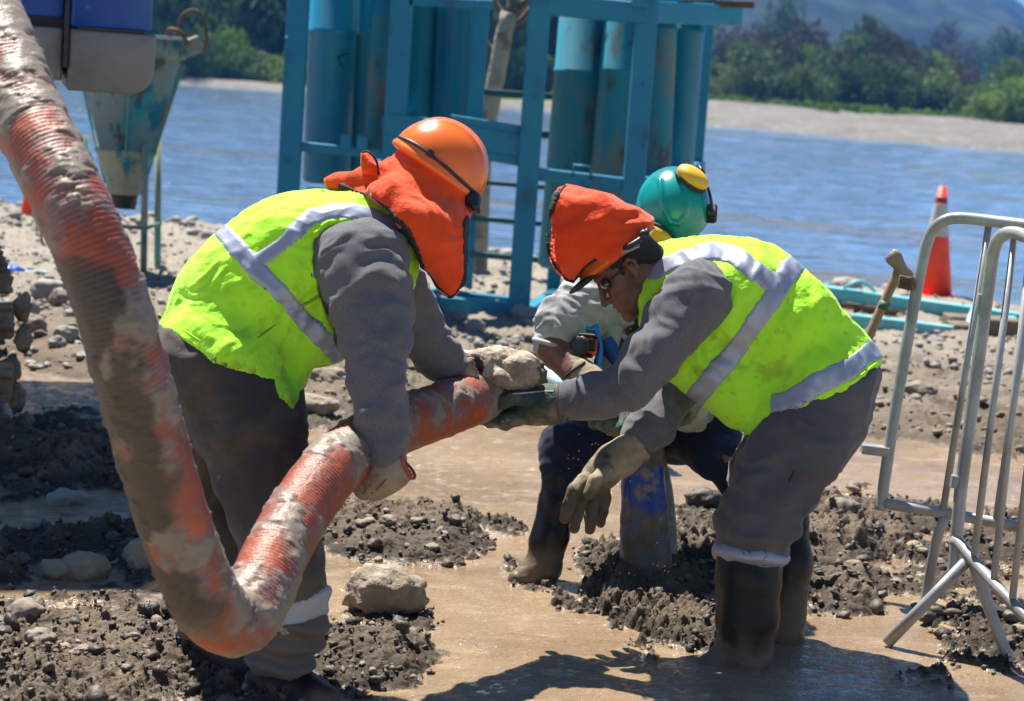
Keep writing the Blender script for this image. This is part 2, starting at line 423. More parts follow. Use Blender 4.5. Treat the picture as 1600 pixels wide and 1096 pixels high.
yy = np.exp(np.interp(np.arange(ny), [0, 30, 640, 780, 949], np.log([4.3, 4.9, 8.6, 12, 24]))); tt = np.linspace(-1, 1, nx); tt = tt*.30+.1*tt**5
Xg = yy[:, None]*tt[None, :]+.0; Yg = np.repeat(yy[:, None], nx, 1)
zg, mg, bg_ = ground_z(Xg.ravel(), Yg.ravel())
idx = np.arange(ny*nx).reshape(ny, nx); Fq = np.stack([idx[:-1, :-1], idx[:-1, 1:], idx[1:, 1:], idx[1:, :-1]], -1).reshape(-1, 4)
xf, yf = Xg.ravel(), Yg.ravel()
wet = np.clip(sstep(.075, .0, zg)*1.0+.22*fbm(xf*3, yf*3, xf*0+8, 3)+.12, 0, 1)*(1-.95*sstep(8.8, 11.5, yf))
slurry = np.clip(sstep(.010, -.001, zg+.006*fbm(xf*9, yf*9, xf*0+1, 3)), 0, 1)*(1-sstep(9.5, 11, yf))
gxx, gyy, _ = px(np.stack([xf, yf, 0*xf], -1))
drier = sstep(910, 960, gyy)*sstep(520, 250, gxx)
wet = wet*(1-.6*drier)
dry = np.clip(sstep(10.5, 15.5, yf)*.95+.4*fbm(xf*1.7, yf*1.7, xf*0+3, 4)*bg_, 0, 1)
V0 = np.stack([xf, yf, zg], 1)
tag(mesh('ground', V0, Fq, M_GROUND, smooth=True, attrs={'wet': wet, 'dry': dry, 'slurry': slurry}), 'rough clods of wet brown mud rising between shallow pools', kind='structure')
# the wider building site beyond the picture
nb = 160
gx_ = np.linspace(-45, 45, nb); gy_ = np.linspace(-14, 23.5, 110); GX, GY = np.meshgrid(gx_, gy_)
hz = .05*fbm(GX*.6, GY*.6, 0*GX, 4)-.09-.45*sstep(19.5, 22, GY); inside = (np.abs(GX/np.maximum(GY, .1)) < .46) & (GY > 3.9); hz = np.where(inside, -.22, hz+.06)-.3*sstep(21.5, 23, GY)
ii = np.arange(GX.size).reshape(GX.shape)
tag(mesh('riverside_ground', np.stack([GX.ravel(), GY.ravel(), hz.ravel()], 1), np.stack([ii[:-1, :-1], ii[:-1, 1:], ii[1:, 1:], ii[1:, :-1]], -1).reshape(-1, 4),
         M('dry_bank', (.33, .29, .23), .9, layers=[((.22, .18, .14), 2, .45, .6), ((.45, .42, .37), 14, .55, .65)], bump=[(30, .6, .02)]), smooth=True), 'wider muddy gravel ground of the riverside site', kind='structure')

# muddy water: thin sheet lying in the hollows of the ground
def water_mat(name, col, scale, rough, st1, st2, stretch, layers=(), w=0, dist=.02):
    m = M(name, col, rough, 0, .5, layers=layers, stretch=stretch); t = m.node_tree; N = t.nodes; L = t.links; b = N['Principled BSDF']; b.inputs['IOR'].default_value = 1.33
    mp = N['Mapping']; prev = None
    for s, st in ((scale, st1), (scale*3.7, st2)):
        n = N.new('ShaderNodeTexNoise'); n.inputs['Scale'].default_value = s; n.inputs['Detail'].default_value = 3; n.inputs['Distortion'].default_value = .6; L.new(mp.outputs[0], n.inputs['Vector'])
        bp = N.new('ShaderNodeBump'); bp.inputs['Strength'].default_value = st; bp.inputs['Distance'].default_value = dist; L.new(n.outputs[0], bp.inputs['Height'])
        if prev: L.new(prev, bp.inputs['Normal'])
        prev = bp.outputs[0]
    L.new(prev, b.inputs['Normal']); return m
M_POOL = water_mat('muddy_water', (.285, .20, .12), 30, .04, 1.0, 1.0, (.6, 1, 1), layers=[((.205, .14, .08), 1.3, .42, .60), ((.35, .265, .17), 7, .52, .68), ((.20, .14, .09), 30, .68, .76)], dist=.009)
pn, pm = 420, 300
yy2 = np.exp(np.linspace(math.log(4.3), math.log(13.5), pn)); t2 = np.linspace(-.40, .40, pm)
XP = yy2[:, None]*t2[None]; YP = np.repeat(yy2[:, None], pm, 1)
gx2, gy2, _ = px(np.stack([XP.ravel(), YP.ravel(), 0*XP.ravel()], -1))
swell = .0032*fbm(XP.ravel()*6, YP.ravel()*9, XP.ravel()*0, 4, ridged=True)+.0035*fbm(XP.ravel()*1.7, YP.ravel()*2.2, XP.ravel()*0, 2)
ip = np.arange(pn*pm).reshape(pn, pm)
tag(mesh('mud_pool', np.stack([XP.ravel(), YP.ravel(), swell-.004], 1), np.stack([ip[:-1, :-1], ip[:-1, 1:], ip[1:, 1:], ip[1:, :-1]], -1).reshape(-1, 4), M_POOL, smooth=True),
    'shallow tan muddy water flowing round the clods of mud', kind='structure')

# ------------------------------------------------------------------ river
M_RIVER = water_mat('river_water', (.105, .175, .285), .9, .04, 1.0, .9, (.28, 1, 1), layers=[((.15, .125, .085), .35, .52, .68, 3), ((.6, .62, .62), 1.7, .72, .77, 8)], dist=.11)
rx, ry = np.linspace(-1, 1, 240), np.exp(np.linspace(math.log(16.5), math.log(420), 420))
RX = ry[:, None]*(rx[None]*.9); RY = np.repeat(ry[:, None], 240, 1); RXf, RYf = RX.ravel(), RY.ravel()
amp = .035*sstep(16, 26, RYf)+.03*sstep(30, 80, RYf)
RZ = -.17+amp*(fbm(RXf*.55, RYf*1.1, RXf*0, 4, ridged=True)*.5)+.05*fbm(RXf*.08, RYf*.25, RXf*0, 2)*sstep(30, 60, RYf)
ir = np.arange(RX.size).reshape(RX.shape)
tag(mesh('river', np.stack([RXf, RYf, RZ], 1), np.stack([ir[:-1, :-1], ir[:-1, 1:], ir[1:, 1:], ir[1:, :-1]], -1).reshape(-1, 4), M_RIVER, smooth=True),
    'wide choppy river flowing behind the building site', kind='structure')

# ------------------------------------------------------------------ far bank, hills
def far_h(X, Y):
    sh = np.interp(X, [-200, -10, 4, 11, 25, 60, 200], [140, 134, 128, 114, 100, 84, 70])+2.5*fbm(X*.07, Y*0, X*0, 3)
    return -1.0+1.35*sstep(-4, 5, Y-sh)+.9*sstep(4, 45, Y-sh)+.35*fbm(X*.08, Y*.08, X*0, 4)*sstep(0, 8, Y-sh)+.02*np.maximum(Y-sh-60, 0), Y-sh
fy = np.r_[np.linspace(64, 190, 170), np.linspace(195, 900, 50)]; fx = np.linspace(-220, 320, 300)
FX, FY = np.meshgrid(fx, fy); FZ, FD = far_h(FX.ravel(), FY.ravel()); i3 = np.arange(FX.size).reshape(FX.shape)
lim = np.where(FX.ravel() > 6, 44, 7)+4*fbm(FX.ravel()*.1, FY.ravel()*.1, FX.ravel()*0, 2)
grass = sstep(-3, 3, FD-lim)
tag(mesh('far_bank', np.stack([FX.ravel(), FY.ravel(), FZ], 1), np.stack([i3[:-1, :-1], i3[:-1, 1:], i3[1:, 1:], i3[1:, :-1]], -1).reshape(-1, 4),
         M('far_gravel', (.135, .125, .105), .9, layers=[((.10, .09, .075), .35, .42, .6), ((.23, .22, .195), 1.6, .55, .66), ((.10, .09, .07), 1.1, .58, .68)], attr=('grass', (.12, .17, .035), None)), smooth=True, attrs={'grass': grass}),
    'pale gravel bar and grassy far river bank', kind='structure')
M_FOREST = M('forest_canopy', (.022, .036, .014), .9, 0, .2, layers=[((.008, .014, .007), .045, .42, .56, 8), ((.050, .055, .022), .02, .56, .68, 8)])
def hill(name, y0, y1, ridge, label, n=(360, 150), amp=4.5, x0=-.75, x1=.85):
    v = np.linspace(0, 1, n[1])[:, None]; u = np.linspace(x0, x1, n[0])[None]; Y = y0+(y1-y0)*v+0*u; X = u*Y
    H = np.interp(X/Y, [r[0] for r in ridge], [r[1] for r in ridge])*y1
    Z = H*np.sin(np.clip(v, 0, 1)*math.pi/2)**1.2; f = X.ravel()
    z = Z.ravel()+(amp*2.2*fbm(f*.006, Y.ravel()*.006, f*0, 3, ridged=True)+amp*.5*np.abs(fbm(f*.05, Y.ravel()*.05, f*0, 3)))*np.minimum(1, v*4).repeat(n[0], 1).ravel()
    i = np.arange(X.size).reshape(X.shape)
    tag(mesh(name, np.stack([f, Y.ravel(), z], 1), np.stack([i[:-1, :-1], i[:-1, 1:], i[1:, 1:], i[1:, :-1]], -1).reshape(-1, 4), M_FOREST, smooth=True), label, kind='structure')
# ridge: (x/y, height/distance)
hill('mountain', 520, 1150, [(-.75, .12), (-.1, .13), (.08, .10), (.15, .068), (.20, .046), (.232, .040), (.26, .028), (.4, .024), (.85, .02)], 'steep forested mountain ridge across the river, blue with haze')
hill('mountain', 1500, 2600, [(-.75, .05), (.1, .06), (.2, .048), (.232, .036), (.255, .030), (.30, .024), (.5, .04), (.85, .04)], 'farther hazy blue ridge showing beside the steep mountain', n=(200, 60), amp=14)

# ------------------------------------------------------------------ trees on the far bank
LEAFM = [M('leaf_dark', (.052, .085, .022), .6, 0, .3, layers=[((.060, .10, .022), .9, .45, .6)], transl=.25),
         M('leaf_mid', (.095, .15, .030), .6, 0, .3, layers=[((.14, .20, .04), .8, .45, .6)], transl=.25),
         M('leaf_yellow', (.19, .30, .04), .6, 0, .3, layers=[((.10, .18, .03), .8, .45, .6)], transl=.3),
         M('leaf_brown', (.105, .082, .055), .7, 0, .2, layers=[((.055, .065, .03), .7, .45, .6)], transl=.2)]
M_BARK = M('bark', (.11, .085, .06), .9, layers=[((.2, .17, .13), 6, .5, .65)], bump=[(20, .5, .02)])
def crown_mesh(seed, nl, leaf, mat, spread=1.0, tall=1.0):
    g = np.random.default_rng(seed); V = []; F = []; n = 0
    lobes = []
    for k in range(nl):
        a = g.uniform(0, 2*math.pi); r = spread*g.uniform(.0, 1)**.6; zc = g.uniform(.28, .92)*tall
        lim_ = 1-.5*abs(zc/tall-.5)*2
        lobes.append((np.array([r*math.cos(a)*lim_*.75, r*math.sin(a)*lim_*.75, zc]), g.uniform(.24, .42)*spread))
    for c, r in lobes:
        m = int(150*(r/.33)**2); d = g.normal(size=(m, 3)); d /= np.linalg.norm(d, axis=1)[:, None]
        rad = r*(.55+.5*g.random(m)**.5)*(1+.25*perlin(d[:, 0]*2+seed, d[:, 1]*2, d[:, 2]*2)); p = c+d*rad[:, None]*[1, 1, .8]
        R_ = rots(m, g); sz = leaf*g.uniform(.6, 1.5, m)
        q = np.array([[-1, -.6, 0], [1, -.6, .15], [.8, .7, 0], [-.9, .6, .2]])*.5
        P = p[:, None, :]+np.einsum('nij,kj->nki', R_, q)*sz[:, None, None]
        V.append(P.reshape(-1, 3)); F.append(np.arange(m*4).reshape(-1, 4)+n); n += m*4
    me_o = mesh('crown', np.concatenate(V), np.concatenate(F), mat, local=True); me = me_o.data; bpy.data.objects.remove(me_o); return me
def trunk_mesh(seed, h=1.):
    g = np.random.default_rng(seed); b = MB(); p = [np.array([0, 0, -.06]), np.array([g.uniform(-.03, .03), 0, .25*h]), np.array([g.uniform(-.08, .08), g.uniform(-.05, .05), .62*h])]
    b.tube(smoothcurve(p, 8), np.linspace(.04, .018, 8), 7)
    for k in range(5):
        a = g.uniform(0, 6.28); z0 = g.uniform(.2, .5)*h; e = np.array([math.cos(a)*.38, math.sin(a)*.38, z0+.28*h]); s0 = np.array([0, 0, z0])
        b.tube(smoothcurve([s0, (s0+e)/2+[0, 0, -.03], e], 6), np.linspace(.016, .006, 6), 5)
    o = b.obj('trunk', M_BARK, None, True); me = o.data; bpy.data.objects.remove(o); return me
KINDS_T = [(crown_mesh(10+k, 15, .055, LEAFM[k % 4], 1.0, 1.0 if k < 4 else .75), trunk_mesh(30+k)) for k in range(8)]
def tree(X, Y, hgt, wid, k, label, group, cat='tree', name='tree'):
    z = float(far_h(np.array([X]), np.array([Y]))[0][0])
    t = thing(name, (X, Y, z-.1), label, cat, group, rz=random.uniform(0, 6.28)); cm, tm = KINDS_T[k]
    for nm, me in (('crown', cm), ('trunk', tm)):
        o = bpy.data.objects.new(nm, me); COL.objects.link(o); o.parent = t; o.scale = (wid/2, wid/2, hgt)
    return t
tg = random.Random(4)
# dense dark bank on the left: two ranks
for i in range(44):
    u = tg.random(); Y = 143+tg.uniform(0, 14); X = -46+52*(i+.5*tg.random())/44
    tree(X, Y, tg.uniform(10, 15), tg.uniform(7, 10), tg.choice([0, 0, 1, 4, 4, 5]), 'tall dense dark green tree in the wood along the far bank behind the blue frame', 'trees of the wood along the far bank')
for i in range(26):
    Y = 140.5+tg.uniform(-1, 1.5); X = -40+46*(i+.5*tg.random())/26
    tree(X, Y, tg.uniform(1.5, 4.5), tg.uniform(4, 6), tg.choice([1, 4, 5, 6]), 'low leafy bush at the foot of the wood beyond the river, behind the rack', 'bushes at the foot of the far wood', 'bush', 'bush')
# island on the right: rows of bushes, brownish crowns at the back
for i in range(36):
    pxx = 1090+440*(i+.6*tg.random())/36; d = 158+tg.uniform(-6, 9); P = onY(pxx, 170, d)
    hp = np.interp(pxx, [1090, 1150, 1200, 1280, 1330, 1420, 1480, 1535], [70, 78, 84, 88, 98, 88, 78, 52])*tg.uniform(.60, .90)
    tree(P[0], d, hp*d/FP, tg.uniform(4.2, 6.8), tg.choice([0, 1, 4, 5, 1, 5, 4]), 'rounded green bushy tree on the gravel bar across the river', 'bushy trees on the gravel bar')
for i in range(26):
    pxx = 1090+430*(i+.6*tg.random())/26; d = 182+tg.uniform(-6, 12); P = onY(pxx, 170, d)
    hp = np.interp(pxx, [1090, 1150, 1250, 1290, 1370, 1420, 1450, 1500, 1530], [95, 108, 120, 128, 126, 108, 100, 98, 60])*tg.uniform(.72, .92)
    tree(P[0], d, hp*d/FP, tg.uniform(5, 8), tg.choice([3, 7, 3, 1, 7, 6]), 'taller brownish tree behind the green bushes of the gravel bar', 'brownish trees behind the gravel bar')
for i, (pxx, hpx, wd, k) in enumerate([(1535, 40, 3.5, 2), (1560, 52, 4.5, 6), (1590, 66, 5, 2), (1620, 70, 6, 6), (1640, 78, 6, 2), (1570, 38, 4, 2)]):
    P = onY(pxx, 180, 132+i*1.3); tree(P[0], 132+i*1.3, hpx*132/FP, wd, k, 'sunlit yellow-green bush at the far right of the gravel bar', 'sunlit bushes at the end of the gravel bar', 'bush', 'bush')
P = onY(1578, 170, 150); tree(P[0], 150, 5.2, 5.2, 5, 'taller slender tree standing out behind the sunlit bushes at the right edge', None)
for i in range(30):
    d = 240+tg.uniform(0, 160); X = d*(.10+.26*tg.random()); tree(X, d, tg.uniform(6, 11), tg.uniform(8, 12), tg.choice([0, 4, 3, 7]), 'distant dark tree on the plain between the gravel bar and the mountain', 'distant trees below the mountain')
g_ = np.random.default_rng(5); n_ = 420                                         # grass tufts at the bar's edge
Vg = []; Fg = []
for i in range(n_):
    X = g_.uniform(9, 36); sh = np.interp(X, [11, 25, 60], [114, 100, 84]); Y = sh+g_.uniform(38, 47); z = float(far_h(np.array([X]), np.array([Y]))[0][0]) if i % 30 == 0 else z if i else .8
    for b_ in range(3):
        a = g_.uniform(0, 6.28); w_ = g_.uniform(.2, .5); hh = g_.uniform(.15, .6); c = np.array([X, Y, z-.1]); e = np.array([math.cos(a)*w_, math.sin(a)*w_, 0])
        n0 = len(Vg)*1; Vg += [c-e, c+e, c+e*.4+[0, 0, hh], c-e*.6+[0, 0, hh*.8]]; Fg.append((n0, n0+1, n0+2, n0+3))
tag(mesh('grass', Vg, Fg, LEAFM[2]), 'bright strip of tall grass in front of the bushes on the gravel bar', 'grass', kind='stuff')

# ------------------------------------------------------------------ air
hb = MB(); hb.V.append(np.array([[x, y, z] for x in (-2600, 2900) for y in (-60, 2700) for z in (-2.2, 210)], float)); hb.n = 8
hb.F = [(0, 1, 3, 2), (4, 6, 7, 5), (0, 4, 5, 1), (2, 3, 7, 6), (0, 2, 6, 4), (1, 5, 7, 3)]
hm = bpy.data.materials.new('haze_air'); hm.use_nodes = True; hm.node_tree.nodes.clear()
pv = hm.node_tree.nodes.new('ShaderNodeVolumePrincipled'); pv.inputs['Color'].default_value = (.07, .34, 1, 1); pv.inputs['Density'].default_value = .0004; pv.inputs['Anisotropy'].default_value = .0
mo = hm.node_tree.nodes.new('ShaderNodeOutputMaterial'); hm.node_tree.links.new(pv.outputs[0], mo.inputs['Volume'])
tag(hb.obj('haze', hm), 'thin blue haze filling the air of the valley', kind='stuff')

# ------------------------------------------------------------------ stones
IV1, IF1 = ico(1); IV2, IF2 = ico(2); IV3, IF3 = ico(3); IV0, IF0 = ico(0)
def gz(x, y): return float(ground_z(np.array([x]), np.array([y]))[0][0])
def scatter(name, n, place, size, mat, label, cat, flat=.65, rough=.25, sub=0, sink=.25, seed=1):
    g = np.random.default_rng(seed); XY = place(g, n*3); z, m, b = ground_z(XY[:, 0], XY[:, 1]); ok = np.where((m > .5) & (z > -.01))[0][:n]; XY = XY[ok]; z = z[ok]; n = len(ok)
    IV, IF = (IV0, IF0) if sub == 0 else (IV1, IF1)
    s = size(g, n); R_ = rots(n, g); Vs = IV[None]*(1+rough*g.normal(size=(n, len(IV)))[..., None]); Vs = Vs*np.stack([g.uniform(.75, 1.2, n), g.uniform(.75, 1.1, n), g.uniform(flat*.7, flat*1.3, n)], 1)[:, None, :]
    a = g.uniform(0, 6.28, n); ti = g.normal(size=(n, 2))*.35
    ca, sa = np.cos(a), np.sin(a); x = Vs[..., 0]*ca[:, None]-Vs[..., 1]*sa[:, None]; y = Vs[..., 0]*sa[:, None]+Vs[..., 1]*ca[:, None]; zz = Vs[..., 2]+x*ti[:, :1]*.5+y*ti[:, 1:]*.5
    P = np.stack([x, y, zz], -1)*s[:, None, None]; P[..., 0] += XY[:, 0][:, None]; P[..., 1] += XY[:, 1][:, None]; P[..., 2] += (z+s*(flat-sink))[:, None]
    F = (IF[None]+np.arange(n)[:, None, None]*len(IV)).reshape(-1, 3)
    tag(mesh(name, P.reshape(-1, 3), F, mat, smooth=mat is not M_CLOD), label, cat, kind='stuff')
def fan(y0, y1, p=1.0):
    def f(g, n): y = np.exp(g.uniform(math.log(y0), math.log(y1), n)); return np.stack([y*g.uniform(-.31, .31, n), y], 1)
    return f
M_STONE = M('river_stone', (.23, .215, .19), .7, 0, .4, layers=[((.25, .235, .21), 3, .42, .58), ((.36, .345, .315), 7, .58, .68), ((.30, .24, .17), 2.2, .58, .68)], bump=[(60, .3, .004)])
M_CLOD = M('mud_clod', (.10, .077, .053), .6, 0, .45, layers=[((.035, .025, .016), 6, .42, .6), ((.15, .115, .08), 11, .58, .70)], bump=[(90, .6, .006)])
M_MUDSTONE = M('muddy_stone', (.22, .18, .135), .75, 0, .4, layers=[((.11, .085, .06), 14, .48, .62), ((.36, .32, .27), 5, .57, .68)], bump=[(50, .5, .006)])
scatter('mud_clods', 7000, fan(4.9, 8.6), lambda g, n: .0025+.010*g.random(n)**3, M_CLOD, 'crumbs of dark wet mud strewn over the clods', 'mud', flat=.8, rough=.30, sub=0, seed=2)
scatter('mud_clods', 420, fan(4.9, 9), lambda g, n: .010+.022*g.random(n)**2.5, M_CLOD, 'larger lumps of dark wet mud strewn over the clods', 'mud', flat=.75, rough=.17, sub=1, seed=3)
scatter('gravel', 1100, fan(4.9, 9.5), lambda g, n: .003+.012*g.random(n)**4, M_MUDSTONE, 'small pale muddy pebbles scattered among the clods', 'gravel', rough=.08, sub=1, sink=.4, seed=4)
scatter('gravel', 2600, fan(8.5, 13), lambda g, n: .005+.034*g.random(n)**6, M_MUDSTONE, 'muddy cobbles and pebbles on the bank beyond the pool', 'gravel', rough=.09, sub=1, sink=.3, seed=5)
scatter('gravel', 9000, fan(12.5, 21), lambda g, n: .006+.034*g.random(n)**6, M_STONE, 'pale grey river gravel along the near shore', 'gravel', rough=.12, sub=0, sink=.3, seed=6)
scatter('gravel', 350, fan(18, 21.5), lambda g, n: .015+.07*g.random(n)**4, M_STONE, 'larger pale stones at the edge of the water', 'gravel', rough=.1, sub=1, sink=.3, seed=7)
def rock_mesh(seed, rough=.12, flat=.7, lump=0.):
    V = IV3.copy(); g = np.random.default_rng(seed); o = g.uniform(0, 50, 3)
    n = fbm(V[:, 0]*1.1+o[0], V[:, 1]*1.1+o[1], V[:, 2]*1.1+o[2], 3); V = V*(1+rough*n[:, None]*2)*[1.1, .85, flat]
    if lump: V = V*(1+lump*np.abs(fbm(V[:, 0]*4+o[0], V[:, 1]*4, V[:, 2]*4, 4)))[:, None]
    return V
def rock(x, y, r, seed, label, group=None, mat=None, flat=.7, lump=0., sink=.3, ratio=(1, 1), rz=0., rough=.12):
    """rock whose foot shows at photo position (x, y) and whose half width is r px"""
    B = G(x, y); d = px(B)[2]; s = r/FP*d; V = rock_mesh(seed, rough, flat, lump)*[ratio[0], ratio[1], 1]
    a = rz; V = np.stack([V[:, 0]*math.cos(a)-V[:, 1]*math.sin(a), V[:, 0]*math.sin(a)+V[:, 1]*math.cos(a), V[:, 2]], 1)*s
    zb = gz(B[0], B[1]+s*.6); V += [B[0], B[1]+s*.7, max(zb, -.01)+s*flat*(1-sink*1.6)]
    o = mesh('rock', V-[B[0], B[1]+s*.7, zb], IF3, mat or M_MUDSTONE, smooth=True, local=True); o.location = (B[0], B[1]+s*.7, zb)
    return tag(o, label, 'rock', group)
M_CAKED = M('caked_mud_rock', (.27, .22, .155), .85, 0, .3, layers=[((.27, .23, .175), 9, .45, .6), ((.38, .33, .26), 20, .55, .66)], bump=[(30, .8, .012), (120, .5, .005)])
rock(598, 968, 60, 1, 'big boulder caked in cracked pale mud in the middle of the mud pool', mat=M_CAKED, flat=.66, lump=.22, sink=.30)
rock(490, 655, 34, 2, 'flat pale rock showing behind the bending worker\'s hanging vest', mat=M_CAKED, flat=.5, lump=.1)
rock(512, 612, 30, 3, 'brown rock at the far edge of the pool close to the lime vest hem', mat=M_CAKED, flat=.65)
rock(232, 905, 40, 4, 'grey boulder half in shade just left of the hose bend', mat=M_CAKED, flat=.75, lump=.12)
rock(126, 905, 36, 5, 'shaded grey boulder above the blue puddle on the left', mat=M_CAKED, flat=.75, lump=.1)
rock(82, 905, 26, 6, 'smaller shaded boulder left of the boulder above the blue puddle', mat=M_CAKED, flat=.8)
rock(92, 790, 22, 7, 'pair-forming smooth pale stone in the shade, the left of two touching', mat=M_STONE, flat=.8)
rock(118, 788, 18, 8, 'pair-forming smooth pale stone in the shade, the right of two touching', mat=M_STONE, flat=.8)
rock(36, 985, 26, 9, 'muddy cobble at the lower left edge of the picture', flat=.8)
rock(58, 1020, 22, 10, 'pale muddy stone lying in the sunlit clods at lower left', flat=.6)
rock(1102, 800, 26, 11, 'dark clod-covered stone behind the blue pipe', mat=M_CLOD, flat=.7, lump=.15)
rock(1318, 815, 28, 12, 'brown stone in the dry mud right of the grey trousers', flat=.6)
rock(1340, 645, 0.1+28, 13, 'flat buff stone in the shadow beyond the pool', flat=.45)
rock(1437, 640, 24, 14, 'rounded buff stone lying behind the barrier bars', flat=.5)
rock(742, 528, 16, 15, 'round pale cobble under the base of the blue frame', mat=M_STONE, flat=.85)
rock(820, 520, 22, 16, 'large grey cobble at the foot of the front corner post', mat=M_STONE, flat=.8)
rock(98, 555, 18, 17, 'whitest round cobble on the bank left of the hose', mat=M_STONE, flat=.85)
rock(40, 505, 18, 18, 'grey egg-shaped cobble on the bank near the crawler track', mat=M_STONE, flat=1.0)
rock(70, 480, 26, 19, 'large pale cobble high on the bank left of the hose', mat=M_STONE, flat=.8)
rock(98, 495, 24, 20, 'wide buff cobble on the bank touching the hose outline', flat=.7)
rock(45, 530, 20, 21, 'grey-brown cobble low on the bank beside the crawler track', flat=.8)
rock(1325, 450, 22, 22, 'pale boulder at the water edge beyond the turquoise beam', mat=M_STONE, flat=.5)
rg = random.Random(9)
k = 0
for i in range(60):
    x = rg.choice([rg.uniform(25, 130), rg.uniform(620, 900), rg.uniform(1050, 1600)]); y = rg.uniform(470, 585) if x < 200 else rg.uniform(515, 612) if x < 1000 else rg.uniform(560, 690)
    rock(x, y, rg.uniform(5, 13), 30+i % 7, 'muddy river cobble sunk in the bank beyond the pool', 'cobbles sunk in the bank', mat=rg.choice([M_STONE, M_MUDSTONE, M_MUDSTONE]), flat=rg.uniform(.55, .9), rz=rg.uniform(0, 6))
for i in range(46):
    x, y = rg.choice([(rg.uniform(0, 300), rg.uniform(930, 1090)), (rg.uniform(520, 780), rg.uniform(800, 880)), (rg.uniform(1080, 1460), rg.uniform(790, 960)), (rg.uniform(20, 220), rg.uniform(670, 860)), (rg.uniform(1420, 1600), rg.uniform(860, 1040))])
    rock(x, y, rg.uniform(6, 15), 40+i % 7, 'muddy stone lying among the clods in front of the pool', 'stones lying among the clods', mat=rg.choice([M_CLOD, M_MUDSTONE, M_MUDSTONE, M_CAKED]), flat=rg.uniform(.5, .8), rz=rg.uniform(0, 6))
# ------------------------------------------------------------------ blue steel rack
M_BLUE = M('blue_paint', (.001, .20, .33), .5, 0, .5, layers=[((.004, .24, .32), 1.3, .45, .62), ((.01, .12, .20), 3, .56, .66), ((.16, .13, .09), 11, .68, .73)], bump=[(14, .15, .01)])
M_TEAL = M('teal_cylinder_paint', (.002, .27, .36), .42, 0, .5, layers=[((.002, .15, .28), 1.0, .42, .60), ((.10, .17, .16), 5, .58, .72), ((.12, .085, .06), 12, .67, .74), ((.01, .02, .03), 7, .68, .71)], bump=[(10, .2, .01)], stretch=(1, 1, .35))
M_TEALW = M('worn_cylinder_paint', (.008, .20, .27), .55, 0, .4, layers=[((.17, .155, .12), 3.5, .50, .64), ((.05, .075, .075), 7, .56, .66), ((.005, .02, .03), 9, .66, .71)], bump=[(10, .2, .01)], stretch=(1, 1, .4))
M_RUST = M('rusty_steel', (.13, .085, .055), .8, .3, .4, layers=[((.25, .12, .05), 9, .5, .65), ((.05, .04, .03), 18, .55, .7)], bump=[(60, .4, .003)])
M_DARK = M('dark_rubber', (.012, .012, .013), .5, 0, .5, layers=[((.07, .06, .05), 14, .6, .72)], bump=[(60, .2, .002)])
YF = 13.8
rack = thing('steel_rack', (*G(760, 505)[:2], 0), 'tall blue steel rack holding big blue and muddy cylinders beside the river', 'rack')
def vpost(x, y, Y, wpx, dp, z0=0., z1=3.4, m=M_BLUE, name='post'):
    P = onY(x, y, Y); w_ = wpx/FP*Y; b = MB(); b.box((P[0], Y, (z0+z1)/2), (w_, dp, z1-z0), bev=.006); return b.obj(name, m, rack), P
def hbeam(x0, y0, x1, y1, Y, hpx, dp, Y1=None, m=M_BLUE, name='beam'):
    a = onY(x0, y0, Y); c = onY(x1, y1, Y1 or Y); b = MB(); b.beam(a, c, dp, hpx/FP*Y); return b.obj(name, m, rack)
def cyl(x0, y0, x1, y1, Y, rpx, m=M_TEAL, name='cylinder', ext=.0):
    a = onY(x0, y0, Y); c = onY(x1, y1, Y); u = (a-c)/np.linalg.norm(a-c); a = a+u*ext; L = np.linalg.norm(a-c); r = rpx/FP*Y
    s_ = np.cross(u, (0, 1, 0)); s_ /= np.linalg.norm(s_); v = np.cross(u, s_); b = MB()
    b.lathe([(r*.9, 0), (r, .02), (r, L*.55), (r*1.035, L*.55+.005), (r*1.035, L*.55+.03), (r, L*.55+.035), (r, L-.02), (r*.9, L)], c, 36, [s_, v, u]); o = b.obj(name, m, rack, True)
    return o
Yb = 15.6
vpost(458, 160, YF, 33, .12); vpost(622, 120, YF+.01, 34, .12, .05); vpost(826, 260, YF, 34, .16, -.02, 3.4); vpost(1001, 150, YF, 33, .14, -.02, 3.4)
vpost(747, 100, YF+.3, 25, .10, 1.35, 3.4); vpost(1092, 160, Yb, 26, .12); vpost(735, 380, Yb, 15, .1, -.02, 1.5); vpost(870, 380, Yb, 22, .12, -.02, 2.); vpost(560, 300, Yb, 22, .1); 
hbeam(604, 193, 838, 232, YF-.005, 36, .10); hbeam(700, 210, 838, 232, YF-.012, 62, .06, name='gusset_plate'); hbeam(640, 2, 770, 8, YF, 14, .10)
hbeam(470, 229, 612, 243, YF+.02, 15, .08); hbeam(838, 272, 990, 290, YF+.02, 20, .09); hbeam(1000, 290, 1092, 262, YF+.03, 24, .10, Yb)
hbeam(828, 4, 1012, 22, YF-.004, 33, .16); hbeam(1012, 18, 1148, 24, YF+.2, 34, .14, YF+1.2); hbeam(990, -20, 1016, -16, YF-.1, 60, .05, name='bracket')
hbeam(1030, 4, 1178, 8, YF+.9, 10, .06, name='rod', m=M_RUST)
hbeam(560, 468, 812, 493, YF-.04, 38, .12); hbeam(560, 452, 812, 478, YF+.4, 26, .10); hbeam(640, 462, 870, 478, Yb, 20, .12); hbeam(440, 452, 640, 476, YF+.01, 30, .12); hbeam(826, 500, 1000, 518, YF+.02, 30, .12); 
hbeam(458, 452, 560, 432, YF, 26, .1, Yb); hbeam(826, 490, 872, 462, YF+.1, 26, .1, Yb)
